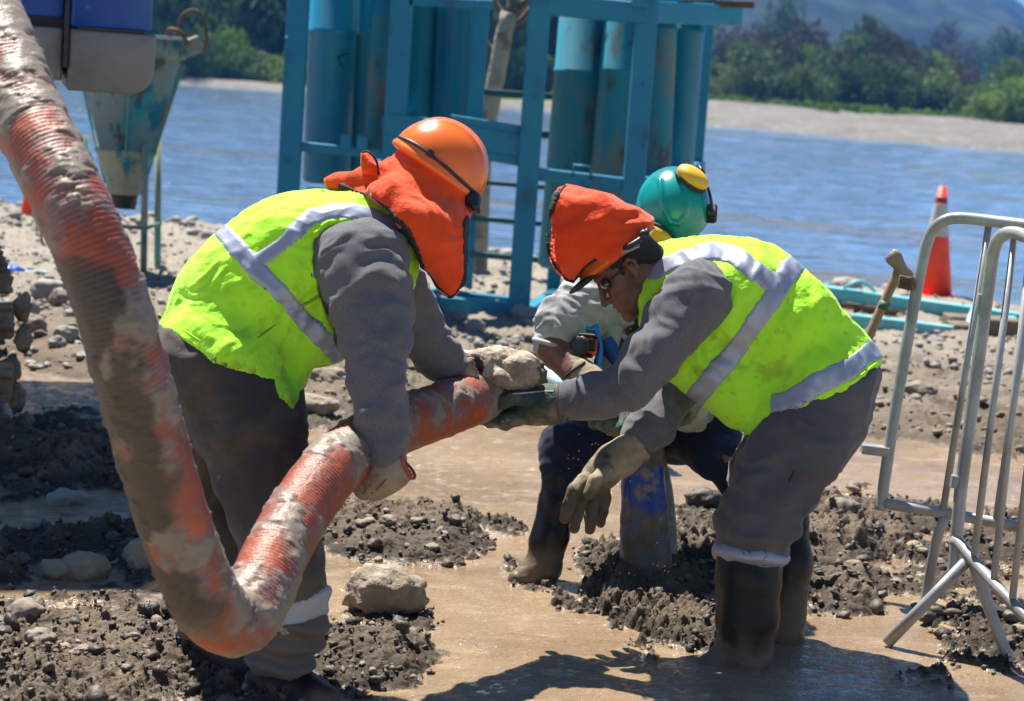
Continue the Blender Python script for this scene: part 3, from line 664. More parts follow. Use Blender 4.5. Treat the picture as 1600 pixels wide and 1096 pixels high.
for (x0, y0, x1, y1, hp) in ((756, 144, 872, 152, 10), (742, 203, 872, 212, 12), (740, 284, 866, 294, 7), (738, 341, 860, 351, 8), (735, 397, 858, 408, 9)):
    hbeam(x0, y0, x1, y1, Yb-.05, hp, .06, m=M('rail_green', (.01, .09, .10), .5, layers=[((.12, .10, .08), 8, .6, .7)]), name='rail')
hbeam(604, 192, 690, 186, YF+.06, 20, .08, Yb); hbeam(700, 192, 770, 197, YF+.3, 18, .08)
for (x0, y0, x1, y1, Y, r, m) in ((524, -60, 510, 286, 14.25, 37, M_TEAL), (575, -60, 556, 300, 14.5, 22, M_TEAL), (603, -60, 585, 236, 14.1, 19, M_TEALW), (668, -60, 652, 190, 14.6, 30, M_BLUE), (715, -60, 704, 195, 14.45, 29, M_TEAL),
                                  (926, -60, 884, 420, 14.9, 44, M_TEALW), (986, -60, 944, 420, 14.6, 34, M_TEALW), (1040, -60, 1026, 276, 14.5, 22, M_TEALW), (1083, -60, 1056, 280, 15.0, 26, M_TEAL)):
    cyl(x0, y0, x1, y1, Y, r, m, ext=.35)
cyl(510, 296, 500, 420, 14.25, 33, M_TEAL); cyl(560, 300, 553, 420, 14.5, 22, M_TEALW)
hm_ = MB(); hm_.tube([onY(895, 276, YF-.03), onY(897, 258, YF-.08), onY(922, 261, YF-.08), onY(924, 280, YF-.03)], .009, 8); hm_.obj('handle', M_BLUE, rack, True)
for (x, y) in ((540, 222), (566, 224)):
    b = MB(); b.box(onY(x, y, YF-.02), (.07, .05, .1)); b.obj('clamp', M_BLUE, rack)
b = MB(); b.tube([onY(536, 108, 14.02), onY(528, 90, 14.08), onY(545, 84, 14.1)], .006, 6); b.obj('hook', M_DARK, rack, True)
for k in range(10):                                        # bolt heads on the corner posts
    x = [456, 624, 824, 1000][k % 4]; y = 60+k*24; P = onY(x+(6 if k % 2 else -8), y, YF-.075); b = MB(); b.lathe([(.013, 0), (.013, .012), (.009, .016)], P, 6, [[1, 0, 0], [0, 0, 1], [0, -1, 0]]); b.obj('bolt', M_BLUE, rack)
# trunk with sawn branches standing behind the rack
dt = thing('dead_tree', G(748, 470)+np.array([0, 3.0, -.1]), 'bare grey dead trunk with stubby branches leaning behind the blue rack', 'tree')
b = MB(); Yd = 17.0; b.tube(smoothcurve([onY(745, 470, Yd), onY(754, 250, Yd), onY(768, 160, Yd), onY(788, 52, Yd), onY(796, 20, Yd)], 24), np.linspace(.085, .075, 24), 14)
b.obj('trunk', M('dead_wood', (.30, .26, .20), .9, layers=[((.15, .13, .1), 5, .5, .6)], bump=[(20, .7, .02)]), dt, True)
for (pts, r) in (([(796, 25), (818, 8), (838, -30)], .045), ([(792, 40), (812, 34), (830, 10), (850, -20)], .03), ([(790, 30), (776, 8), (768, -20)], .035), ([(780, 90), (763, 68), (755, 40)], .02), ([(800, 20), (800, -10), (808, -40)], .05)):
    b = MB(); b.tube(smoothcurve([onY(x, y, Yd+.05*i) for i, (x, y) in enumerate(pts)], 10), np.linspace(r, r*.5, 10), 8); b.obj('branch', M_BARK, dt, True)

# ------------------------------------------------------------------ concrete hopper on legs
YH = 15.0; M_HOP = M('worn_turquoise', (.035, .30, .28), .6, 0, .4, layers=[((.27, .28, .20), 3, .40, .54), ((.01, .17, .19), 6, .54, .60), ((.12, .085, .055), 8, .57, .63)], bump=[(12, .3, .01)], stretch=(1, 1, .5))
hop = thing('hopper', (onY(190, 300, YH)[0], YH, 0), 'worn turquoise funnel hopper on thin legs below the blue machine', 'hopper')
cz = [onY(205, 62, YH), onY(190, 300, YH)]; xc = cz[1][0]+.02
zt, zb, zm = onY(240, 62, YH)[2], onY(190, 288, YH)[2], onY(190, 232, YH)[2]
b = MB(); b.lathe([(.40, zt-.14), (.42, zt-.12), (.42, zt), (.395, zt), (.39, zt-.12), (.21, zm), (.225, zm), (.235, zm-.02), (.22, zm-.04), (.135, zb)], (xc, YH, 0), 40, cap=False); b.obj('cone', M_HOP, hop, True)
b = MB(); b.lathe([(.405, zt-.004), (.43, zt+.012), (.43, zt+.03), (.395, zt+.03), (.39, zt-.004)], (xc, YH, 0), 40, cap=False); b.obj('rim', M('pale_rim', (.45, .45, .42), .6), hop, True)
b = MB(); b.lathe([(.13, zb+.02), (.135, zb), (.135, zb-.07), (.12, zb-.075)], (xc, YH, 0), 28); b.obj('collar', M_HOP, hop, True)
b = MB(); b.lathe([(.10, zb-.075), (.105, zb-.10), (.095, zb-.105), (.10, zb-.15), (.09, zb-.155), (.095, zb-.18)], (xc, YH, 0), 28); b.obj('spout', M_DARK, hop, True)
for a in (0.1, 1.7, 3.2, 4.9):
    b = MB(); x = xc+.20*math.cos(a); y = YH+.20*math.sin(a); b.beam((xc+.40*math.cos(a), YH+.40*math.sin(a), zt-.14), (xc+.14*math.cos(a), YH+.14*math.sin(a), zb), .012, .03, up=(math.cos(a), math.sin(a), .4)); b.obj('rib', M_HOP, hop)
for (dx, dy) in ((.20, -.22), (.20, .35), (-.42, -.22), (-.42, .35)):
    b = MB(); b.tube([(xc+dx*.9, YH+dy*.9, zm+.06), (xc+dx+.02, YH+dy, -.12)], .026, 12); b.obj('leg', M_HOP, hop, True)
b = MB(); zz = .42; b.tube([(xc-.42, YH-.22, zz), (xc+.22, YH-.22, zz)], .015, 8); b.tube([(xc+.22, YH-.22, zz), (xc+.22, YH+.35, zz)], .015, 8); b.obj('brace', M_HOP, hop, True)
b = MB(); b.tube(smoothcurve([(xc+.36, YH-.1, zt+.03), (xc+.40, YH-.1, zt+.20), (xc+.52, YH-.1, zt+.22), (xc+.58, YH-.1, zt+.05), (xc+.56, YH-.1, zt-.06)], 20), .012, 8); b.obj('lifting_ring', M_RUST, hop, True)
b = MB(); b.box((xc+.47, YH-.05, zt-.03), (.14, .05, .13), [[.9, 0, .43], [0, 1, 0], [-.43, 0, .9]], .015); b.obj('lug', M_HOP, hop)
b = MB(); b.tube(smoothcurve([(xc+.30, YH-.2, zt+.02), (xc+.33, YH-.25, zt+.08), (xc+.42, YH-.25, zt+.06), (xc+.46, YH-.2, zt-.02)], 12), .015, 8); b.obj('shackle', M_RUST, hop, True)

# ------------------------------------------------------------------ tracked machine at the left edge
YM = 9.0; M_MB = M('machine_blue', (.005, .065, .36), .35, 0, .5, layers=[((.02, .10, .35), 1.5, .5, .65), ((.22, .22, .22), 3, .60, .72), ((.16, .12, .08), 14, .66, .72)], bump=[(5, .1, .01)])
M_MG = M('machine_grey', (.20, .20, .20), .5, 0, .45, layers=[((.13, .12, .12), 2, .45, .62), ((.26, .20, .13), 4, .58, .72), ((.12, .07, .03), 9, .68, .72)], bump=[(6, .15, .01)])
def rbox(b, x0, x1, y0, y1, z0, z1, r, seg=6, only=None):
    """box with its long edges along y rounded"""
    prof = []
    for qi, (sx_, sz_, a0) in enumerate(((1, 1, 0), (0, 1, 90), (0, 0, 180), (1, 0, 270))):
        q = r if only is None or qi in only else .012; cx = x1-q if sx_ else x0+q; cz_ = z1-q if sz_ else z0+q
        for k in range(seg+1): a = math.radians(a0+90*k/seg); prof.append((cx+q*math.cos(a), cz_+q*math.sin(a)))
    n = len(prof); V = []; ins = min(r*.35, .012)
    for (y, s_) in ((y0, ins), (y0+ins, 0), (y1-ins, 0), (y1, ins)):
        for (x, z) in prof: V.append((x+(-s_ if x > (x0+x1)/2 else s_), y, z+(-s_ if z > (z0+z1)/2 else s_)))
    F = [tuple(range(n))[::-1]] + [(i*n+k, i*n+(k+1) % n, (i+1)*n+(k+1) % n, (i+1)*n+k) for i in range(3) for k in range(n)]+[tuple(3*n+k for k in range(n))]
    return b.add(V, F)
A1 = onY(240, 150, YM); A2 = onY(105, 150, YM); A3 = onY(172, 48, YM); zs = A3[2]
mach = thing('drilling_machine', (-2.9, 10, 0), 'big tracked blue and grey machine overhanging the upper left corner', 'machine')
x1, xs, zbm = A1[0], onY(107, 60, YM)[0], A1[2]
b = MB(); rbox(b, xs+.012, x1, YM, 11.0, zbm, zs-.004, .11, only=(3,)); b.obj('counterweight', M_MG, mach, True)
b = MB(); rbox(b, xs-1.4, xs-.012, YM+.02, 11.0, zbm+.04, zs-.004, .06, only=(2,)); b.obj('side_skirt', M_MG, mach, True)
b = MB(); rbox(b, xs+.012, x1-.02, YM+.012, 10.95, zs+.004, zs+.62, .02); b.obj('upper_panel', M_MB, mach, True)
b = MB(); rbox(b, xs-1.4, xs-.012, YM+.03, 10.95, zs+.04, zs+.62, .02); b.obj('upper_panel', M_MB, mach, True)
b = MB(); b.box(((x1+xs-1.4)/2-.02, 10.02, (zbm+zs+.6)/2+.1), (x1-xs+1.3, 1.8, zs+.40-zbm), bev=.01); b.obj('inner_body', M_DARK, mach)
b = MB(); b.beam((xs, YM+.005, zbm+.1), (xs, YM+.005, zs+.6), .02, .03, up=(0, 1, 0)); b.obj('seam_strip', M_DARK, mach)
b = MB(); b.box(((x1+xs)/2, YM+.006, zs+.002), (x1-xs-.1, .012, .012)); b.obj('seam_strip', M_DARK, mach)
b = MB(); b.box((x1-1.2, 10.0, zs+1.15), (1.9, 1.7, 1.06), bev=.05); b.obj('unseen_upper_box', M_MB, mach)  # out of view, sized for the shadow it throws on the ground
b = MB(); b.box((-3.7, 10.0, zs+3.2), (2.1, 1.6, 3.0), bev=.05); b.obj('shadow_box', M_MB, mach)  # added out-of-view box that carries the machine's shadow farther forward
b = MB(); b.box((x1-2.6, 10.3, zbm-.35), (1.2, 1.2, .9), bev=.05); b.obj('slew_base', M_DARK, mach)
lr = Vector((x1, YM, 0))-mach.location; lr.z = 0
for ch_ in mach.children: ch_.data.transform(Matrix.Translation(lr) @ Matrix.Rotation(math.radians(14), 4, 'Z') @ Matrix.Translation(-lr))
# crawler tracks
M_TRK = M('mud_caked_track', (.22, .17, .115), .85, 0, .35, layers=[((.10, .08, .055), 5, .46, .6), ((.05, .04, .032), 9, .58, .68), ((.33, .28, .21), 7, .62, .72)], bump=[(25, .9, .02), (90, .5, .006)])
shoe = None
def track(org, name='track'):
    """a belt of shoes running back from org along the machine's heading"""
    global shoe
    yaw = math.radians(17); fw = np.array([-math.sin(yaw), math.cos(yaw), 0]); sdw = np.array([-math.cos(yaw), -math.sin(yaw), 0])
    zc = .36; R_ = .30; ya, yb = .38, 3.6; L1 = yb-ya; per = 2*L1+2*math.pi*R_; n = 31; o0 = np.array([org[0], org[1], 0])+sdw*.31
    b = MB(); b.box(o0+fw*(ya+yb)/2+[0, 0, zc], (.36, L1, .40), [-sdw, fw, [0, 0, 1]], bev=.05); b.obj(name+'_frame', M_TRK, mach)
    for k in range(n):
        s_ = per*k/n
        if s_ < L1: p = (ya+s_, zc+R_); a = 0
        elif s_ < L1+math.pi*R_: t = (s_-L1)/R_; p = (yb+R_*math.sin(t), zc+R_*math.cos(t)); a = t
        elif s_ < 2*L1+math.pi*R_: p = (yb-(s_-L1-math.pi*R_), zc-R_); a = math.pi
        else: t = math.pi+(s_-2*L1-math.pi*R_)/R_; p = (ya+R_*math.sin(t), zc+R_*math.cos(t)); a = t
        if shoe is None:
            b = MB(); b.box((0, 0, 0), (.60, .172, .045), bev=.015); b.box((0, -.05, .04), (.59, .035, .05), bev=.01); b.box((.0, .05, .032), (.59, .03, .03), bev=.008)
            V = np.concatenate(b.V); V = V+rng.normal(size=V.shape)*.004; o = mesh('track_shoe', V, b.F, M_TRK, local=True); shoe = o.data
        else: o = bpy.data.objects.new('track_shoe', shoe); COL.objects.link(o)
        P = o0+fw*p[0]+[0, 0, p[1]]; o.parent = mach; o.location = Vector(P)-mach.location; o.rotation_euler = (-a, 0, yaw)
O_ = G(22, 712); track(O_); track(O_+[-2.3, .5, 0])
b = MB()
for k in range(5):
    z = .08+.13*k; V = IV3*(1+.35*fbm(IV3[:, 0]*2+k, IV3[:, 1]*2, IV3[:, 2]*2, 4)[:, None])*[.035, .05, .06]; b.add(V+O_+[-.02-.02*(k % 3), .14+.30*abs(z-.36), z], IF2)
b.obj('mud', M_TRK, mach, True)
# ------------------------------------------------------------------ cones, chain, things on the shore
M_CONE = M('cone_orange', (.85, .055, .018), .5, layers=[((.55, .04, .015), 3, .55, .7)]); M_REFL = M('cone_band', (.48, .47, .46), .4, layers=[((.5, .48, .45), 8, .55, .7)])
def cone(x, y, h, label):
    B = G(x, y, .03); t = thing('traffic_cone', B, label, 'traffic cone', 'orange traffic cones by the water'); s_ = h/.9
    def Z(f): return .035*s_+f*(h-.035*s_)
    def rr(f): return (.155-.125*f)*s_
    def seg(f0, f1, e, nm, m): b = MB(); b.lathe([(rr(f0)+e, Z(f0)), (rr(f1)+e, Z(f1))]+([(rr(f1)-.01, Z(f1))] if f1 == 1 else []), B, 32, cap=(f1 == 1)); b.obj(nm, m, t, True)
    seg(0, 1, 0, 'body', M_CONE); seg(.54, .84, .003, 'reflective_band', M_REFL); seg(.845, .90, .002, 'reflective_band', M('cone_grime', (.20, .05, .03), .7))
    b = MB(); b.box(B+[0, 0, .018*s_], (.38*s_, .38*s_, .035*s_), bev=.01); b.obj('base', M_CONE, t); return t
cone(1456, 466, 1.0, 'tall orange traffic cone with white bands standing beyond the steel barrier')
cone(52, 345, .75, 'small orange traffic cone almost hidden behind the muddy hose')
Y = 17.3; P = onY(60, 420, Y)
ch = thing('chain', P, 'rusty chain hanging beside the hose above the blue pipe end', 'chain')
for k in range(16):
    c = onY(57+k*.2, 335+k*5.8, 17.0); b = MB(); th = np.linspace(0, 2*math.pi, 13)[:-1]; pts = [c+np.array([.012*math.cos(a) if k % 2 else 0, 0 if k % 2 else .012*math.cos(a), .022*math.sin(a)]) for a in th]; b.tube(pts, .0045, 6, closed=True); b.obj('link', M_RUST, ch, True)
b = MB(); b.tube(smoothcurve([onY(x, y, 16.8) for x, y in ((72, 330), (66, 350), (66, 385), (78, 398), (88, 380), (88, 350), (86, 420), (86, 440))], 40), .014, 8)
tag(b.obj('bent_rod', M('green_rod', (.10, .15, .11), .6, layers=[((.15, .11, .07), 9, .5, .62)]), None, True), 'bent grey-green steel hook rod standing beside the chain', 'rod')
b = MB(); b.tube([G(-60, 405, .05), G(92, 415, .05)], .02, 8); tag(b.obj('steel_bar', M_RUST, None, True), 'thin rust orange bar lying on the gravel at the left edge', 'bar')
b = MB(); p = smoothcurve([G(-80, 430, .04), G(10, 428, .05), G(28, 432, .05)], 20); b.tube(p, .07, 14); o1 = b.obj('water_hose', M('blue_hose', (.01, .10, .52), .35), None, True); tag(o1, 'dark blue flat hose end on the bank at the left edge', 'hose')
b = MB(); p = smoothcurve([G(28, 434, .04), G(60, 430, .04), G(95, 432, .03)], 20); b.tube(p, np.linspace(.05, .025, 20), 14); tag(b.obj('plastic_pipe', M('pale_blue_hose', (.42, .60, .80), .35), None, True), 'pale blue pipe piece beside the dark blue hose end at left', 'pipe')
# pale blue supply pipe crossing behind the coupling
M_PB = M('pale_pipe', (.36, .55, .78), .4, layers=[((.5, .62, .74), 3, .5, .65), ((.35, .29, .22), 6, .62, .72)])
PP = [(560, 520), (640, 548), (700, 556), (760, 566), (830, 578), (880, 598), (960, 640), (1040, 690)]
b = MB(); b.tube(smoothcurve([G(x, y, .14) for x, y in PP], 80), .045, 16); tag(b.obj('supply_pipe', M_PB, None, True), 'pale blue pipe curving over the bank behind the hose end', 'pipe')
# turquoise steel beam frame lying on the shore
M_TQ = M('faded_turquoise', (.10, .46, .50), .6, layers=[((.30, .55, .55), 4, .5, .64), ((.28, .20, .12), 7, .60, .70)], bump=[(12, .2, .01)])
bf = thing('beam_frame', G(1420, 540), 'faded turquoise steel frame lying on timber blocks by the water', 'frame')
def bb(x0, y0, x1, y1, d0, d1, w_, h_, m, nm): b = MB(); b.beam(at(x0, y0, d0), at(x1, y1, d1), w_, h_); b.obj(nm, m, bf)
bb(1285, 456, 1640, 506, 16.0, 15.6, .12, .10, M_TQ, 'beam'); bb(1292, 474, 1640, 520, 15.95, 15.55, .10, .04, M_RUST, 'beam'); bb(1330, 500, 1512, 522, 14.9, 14.8, .10, .09, M_TQ, 'beam')
bb(1300, 495, 1400, 510, 15.3, 15.2, .2, .05, M_RUST, 'plank'); bb(1496, 556, 1530, 470, 14.7, 15.4, .05, .09, M_TQ, 'strut'); bb(1572, 560, 1580, 500, 14.7, 15.0, .07, .09, M_TQ, 'strut')
b = MB(); b.tube(smoothcurve([at(1318, 450, 15.9), at(1345, 440, 15.9), at(1368, 456, 15.9)], 12), .012, 8); b.obj('handle', M_TQ, bf, True)
for (x, y, d, sx, sz) in ((1500, 525, 14.9, .16, .2), (1500, 505, 15.3, .22, .12), (1560, 530, 14.9, .28, .32)):
    P = at(x, y, d); b = MB(); b.box(P, (sx, .3, sz), bev=.01); tag(b.obj('timber_block', M('timber', (.16, .115, .075), .85, layers=[((.08, .06, .04), 6, .5, .6)], bump=[(30, .4, .005)]), None), {1: 'dark wood block under the lower turquoise beam', 2: 'wood packing piece between the two turquoise beams', 3: 'biggest dark brown block behind the barrier bars'}[1 if sz == .2 else 2 if sz == .12 else 3], 'block')

# ------------------------------------------------------------------ steel crowd barriers
M_GALV = M('galvanised_steel', (.33, .34, .34), .42, .15, .5, layers=[((.22, .225, .22), 7, .45, .62), ((.40, .36, .29), 5, .56, .66), ((.24, .17, .11), 12, .66, .72)], bump=[(40, .25, .003)])
def pth(l, n=60): return smoothcurve([at(*p) for p in l], n)
ba = thing('crowd_barrier', G(1441, 936), 'farther grey steel barrier with wide arched corner beside the sledgehammer', 'barrier', 'steel crowd barriers')
r = .0205
b = MB(); b.tube(pth([(1375, 798, 6.95), (1385, 730, 6.95), (1399, 640, 6.95), (1424, 500, 6.95), (1441, 410, 6.95), (1453, 368, 6.94), (1472, 347, 6.92), (1500, 341, 6.9), (1560, 347, 6.85), (1640, 356, 6.75), (1760, 366, 6.6)], 110), r, 16); b.obj('frame_tube', M_GALV, ba, True)
b = MB(); b.tube(pth([(1377, 786, 6.95), (1480, 803, 6.88), (1610, 826, 6.75), (1760, 850, 6.6)], 30), r*.95, 14); b.obj('bottom_rail', M_GALV, ba, True)
for (x0, y0, x1, y1, dd) in ((1545, 352, 1473, 802, 6.88), (1625, 360, 1556, 815, 6.8), (1700, 364, 1640, 830, 6.7)):
    b = MB(); b.tube([at(x0, y0, dd), at(x1, y1, dd)], .0125, 12); b.obj('bar', M_GALV, ba, True)
b = MB(); b.tube(pth([(1478, 806, 6.88), (1462, 850, 6.9), (1444, 950, 6.95)], 16), .018, 14); b.obj('foot', M_GALV, ba, True)
b = MB(); b.beam(at(1346, 701, 6.95), at(1388, 706, 6.95), .05, .032); b.obj('bracket', M_GALV, ba)
b = MB(); b.beam(at(1404, 440, 6.95), at(1424, 444, 6.95), .03, .045); b.beam(at(1421, 434, 6.93), at(1422, 452, 6.93), .02, .03); b.obj('hook', M_RUST, ba)
bn = thing('crowd_barrier', G(1480, 1020), 'nearer mud-spattered steel barrier with splayed feet at the right edge', 'barrier', 'steel crowd barriers')
b = MB(); b.tube(pth([(1489, 915, 6.32), (1494, 850, 6.32), (1502, 760, 6.31), (1521, 620, 6.3), (1544, 450, 6.28), (1553, 392, 6.26), (1563, 371, 6.24), (1580, 364, 6.2), (1610, 372, 6.1), (1700, 410, 5.8)], 110), r, 16); b.obj('frame_tube', M_GALV, bn, True)
b = MB(); b.tube(pth([(1492, 842, 6.32), (1540, 898, 6.18), (1600, 962, 6.02), (1680, 1048, 5.85)], 30), r*.95, 14); b.obj('bottom_rail', M_GALV, bn, True)
for (x0, y0, x1, y1, dd) in ((1586, 366, 1522, 868, 6.22), (1612, 372, 1553, 905, 6.14), (1645, 384, 1582, 935, 6.05), (1680, 400, 1625, 985, 5.96)):
    b = MB(); b.tube([at(x0, y0, dd), at(x1, y1, dd)], .0115, 12); b.obj('bar', M_GALV, bn, True)
b = MB(); b.tube([at(1512, 876, 6.26), at(1386, 1006, 6.34)], .0185, 14); b.obj('foot', M_GALV, bn, True)
b = MB(); b.tube(pth([(1522, 882, 6.24), (1545, 950, 6.24), (1580, 1042, 6.24)], 14), .0185, 14); b.obj('foot', M_GALV, bn, True)
b = MB(); b.beam(at(1527, 470, 6.29), at(1543, 472, 6.29), .03, .045); b.obj('bracket', M_GALV, bn)
b = MB(); b.beam(at(1486, 752, 6.31), at(1504, 754, 6.31), .03, .04); b.obj('bracket', M_GALV, bn)
# sledgehammer leaning on the barrier
sh_ = thing('sledgehammer', at(1222, 890, 7.05), 'muddy sledgehammer leaning against the corner of the farther barrier', 'sledgehammer')
b = MB(); b.tube(smoothcurve([at(1225, 880, 7.0), at(1300, 674, 7.05), at(1355, 532, 7.08), at(1402, 428, 7.08), at(1408, 412, 7.08)], 30), np.r_[np.linspace(.019, .017, 28), .018, .018], 12)
b.obj('handle', M('muddy_wood', (.27, .17, .10), .75, layers=[((.16, .12, .085), 7, .5, .6), ((.33, .28, .22), 12, .58, .68)], bump=[(50, .4, .003)]), sh_, True)
b = MB(); b.tube([at(1379, 484, 7.075), at(1384, 472, 7.075)], .0195, 12); b.obj('tape', M('green_tape', (.03, .12, .05), .6), sh_, True)
b = MB(); V, F = IV3, IF3; hd = dirpx(1392, 398, 1421, 446)
b.tube(smoothcurve([at(1390, 396, 7.06), at(1396, 402, 7.06), at(1408, 420, 7.07), at(1420, 444, 7.09)], 12), np.array([.022, .029, .030, .027, .024, .023, .026, .03, .032, .032, .031, .027]), 14); b.obj('head', M('caked_hammer', (.26, .215, .165), .8, layers=[((.14, .11, .08), 9, .48, .6)], bump=[(40, .9, .01)]), sh_, True)

# ------------------------------------------------------------------ casing pipes driven into the mud
M_CAS = M('muddy_blue_casing', (.004, .045, .30), .4, 0, .5, layers=[((.15, .115, .078), 5.5, .46, .56), ((.20, .16, .115), 13, .56, .63), ((.55, .5, .42), 60, .70, .74)], bump=[(22, .7, .008)], rlayer=(0, .8), attr=('mud', (.095, .07, .045), .7))
def conepipe(name, top, bot, rt, rb, mat, label, ell=1.0):
    a, c = at(*top), at(*bot); u_ = (a-c)/np.linalg.norm(a-c); s_ = np.cross(u_, (0, 1, 0)); s_ /= np.linalg.norm(s_); v_ = np.cross(u_, s_); L = np.linalg.norm(a-c); n = 48; m = 60; V = []; md = []
    for i in range(m):
        t = i/(m-1); rr_ = (rb+(rt-rb)*t)/FP*top[2]
        for k in range(n): th = 2*math.pi*k/n; V.append(c+u_*L*t+rr_*(math.cos(th)*s_+math.sin(th)*v_*ell)); 
    V = np.array(V); t = np.repeat(np.linspace(0, 1, m), n); q = V*9; no = fbm(q[:, 0], q[:, 1], q[:, 2], 4); mud = np.clip(sstep(.46, .12, t+no*.3)+sstep(.12, .4, no)*.85, 0, 1)
    ang = np.tile(np.arange(n), m)*2*math.pi/n; mud = np.clip(mud+sstep(.55, .95, np.cos(ang+.9))*.6, 0, 1)
    nrm = np.cos(ang)[:, None]*s_+np.sin(ang)[:, None]*v_; V = V+nrm*(mud*(.004+.006*np.abs(fbm(q[:, 0]*5, q[:, 1]*5, q[:, 2]*5, 3))))[:, None]
    i = np.arange(m*n).reshape(m, n); F = np.stack([i[:-1], np.roll(i, -1, 1)[:-1], np.roll(i, -1, 1)[1:], i[1:]], -1).reshape(-1, 4)
    Fi = F.tolist()+[tuple(range((m-1)*n, m*n))]
    return tag(mesh(name, V, Fi, mat, None, True, attrs={'mud': mud}), label, 'pipe')
conepipe('casing_pipe', (1003, 655, 6.92), (1010, 925, 6.92), 30, 41, M_CAS, 'blue steel casing pipe coated with mud standing in the churned clods')
b = MB(); b.tube(pth([(1020, 690, 7.1), (1038, 760, 7.1), (1046, 840, 7.1), (1044, 920, 7.1)], 30), .028, 16); tag(b.obj('grout_pipe', M('grey_hose', (.32, .35, .38), .5, layers=[((.03, .10, .3), 3, .55, .66), ((.2, .16, .12), 12, .5, .62)], bump=[(30, .6, .006)]), None, True), 'thin grey and blue pipe standing right behind the blue casing', 'pipe')

# ------------------------------------------------------------------ the suction hose
HP = [(-112, -160, 4.85), (-62, -60, 4.70), (0, 70, 4.52), (36, 165, 4.40), (82, 258, 4.29), (125, 348, 4.22), (168, 460, 4.21), (206, 590, 4.26), (243, 720, 4.35), (282, 845, 4.45), (314, 925, 4.52), (345, 966, 4.6), (378, 968, 4.66), (402, 930, 4.74), (428, 872, 4.85), (462, 810, 4.98), (505, 748, 5.12), (552, 704, 5.28), (610, 671, 5.5), (690, 641, 5.78), (765, 613, 6.02), (800, 600, 6.12)]
HR = .0795
c = smoothcurve([at(*p) for p in HP], 1150); n = 64; m = len(c)
T = np.gradient(c, axis=0); T /= np.linalg.norm(T, axis=1)[:, None]; u_ = np.cross(T[0], (0, 1, 0)); u_ /= np.linalg.norm(u_); Us = []
for i in range(m): u_ = u_-T[i]*(u_@T[i]); u_ /= np.linalg.norm(u_); Us.append(u_)
Us = np.array(Us); Vs = np.cross(T, Us); ss = np.r_[0, np.cumsum(np.linalg.norm(np.diff(c, axis=0), axis=1))]
th = np.arange(n)*2*math.pi/n; D = np.cos(th)[None, :, None]*Us[:, None]+np.sin(th)[None, :, None]*Vs[:, None]; P0 = c[:, None]+HR*D; q = P0.reshape(-1, 3)
gx_h = px(q)[0].reshape(m, n); 
nz = 1.25*fbm(q[:, 0]*7, q[:, 1]*7, q[:, 2]*7, 6, .62).reshape(m, n); nz2 = fbm(q[:, 0]*24, q[:, 1]*24, q[:, 2]*24, 4).reshape(m, n)
sy, sx = ss[:, None], th[None]
cov = np.interp(ss, [0, .6, 1.1, 1.55, 1.9, 2.2, 2.5, 2.9, ss[-1]], [.50, .50, .48, .34, .58, .64, .22, .06, .10])[:, None]
thin = sstep(-.12, .18, nz+cov*.8-.12); thick = sstep(.10, .30, nz+.45*nz2+cov*.7-.32)
rib = .0012*np.sin(2*math.pi*(sy-.003*np.sin(th)[None])/.0108)
rad = HR+rib*(1-.8*thick)+thick*(.003+.0045*np.abs(nz2))+.0012*nz2
V = (c[:, None]+rad[..., None]*D).reshape(-1, 3); i = np.arange(m*n).reshape(m, n); F = np.stack([i[:-1], np.roll(i, -1, 1)[:-1], np.roll(i, -1, 1)[1:], i[1:]], -1).reshape(-1, 4)[:, ::-1]
hose = thing('suction_hose', (float(c[620][0]), float(c[620][1]), float(c[620][2])), 'thick ribbed orange hose smeared with grey mud, bending across the left foreground', 'hose')
M_HOSE = M('orange_hose', (.30, .062, .022), .52, 0, .5, layers=[((.20, .055, .030), 5, .46, .6), ((.46, .09, .026), 9, .58, .72)], attr=[('thin', (.20, .105, .085), .6), ('thick', (.20, .16, .12), .8), ('shademud', (.048, .034, .021), .5)], bump=[(45, .7, .005), (170, .5, .002)])
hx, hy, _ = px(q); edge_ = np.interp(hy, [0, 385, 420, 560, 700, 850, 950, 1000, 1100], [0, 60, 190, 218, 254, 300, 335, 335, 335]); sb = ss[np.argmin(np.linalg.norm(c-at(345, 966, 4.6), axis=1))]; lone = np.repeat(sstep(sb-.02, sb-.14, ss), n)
shadem = sstep(12, -12, hx-edge_+30*fbm(q[:, 0]*9, q[:, 1]*9, q[:, 2]*9, 4))*sstep(385, 430, hy+25*fbm(q[:, 0]*8, q[:, 1]*8, q[:, 2]*8+3, 3))*lone*(1-.85*sstep(.30, .50, fbm(q[:, 0]*7+9, q[:, 1]*4, q[:, 2]*4, 5)))  # shade down the hose's left side, painted in as dark mud
mesh('ribbed_tube', V, F, M_HOSE, hose, True, attrs={'thin': thin.ravel()*.9, 'thick': thick.ravel(), 'shademud': np.clip(shadem, 0, 1)})
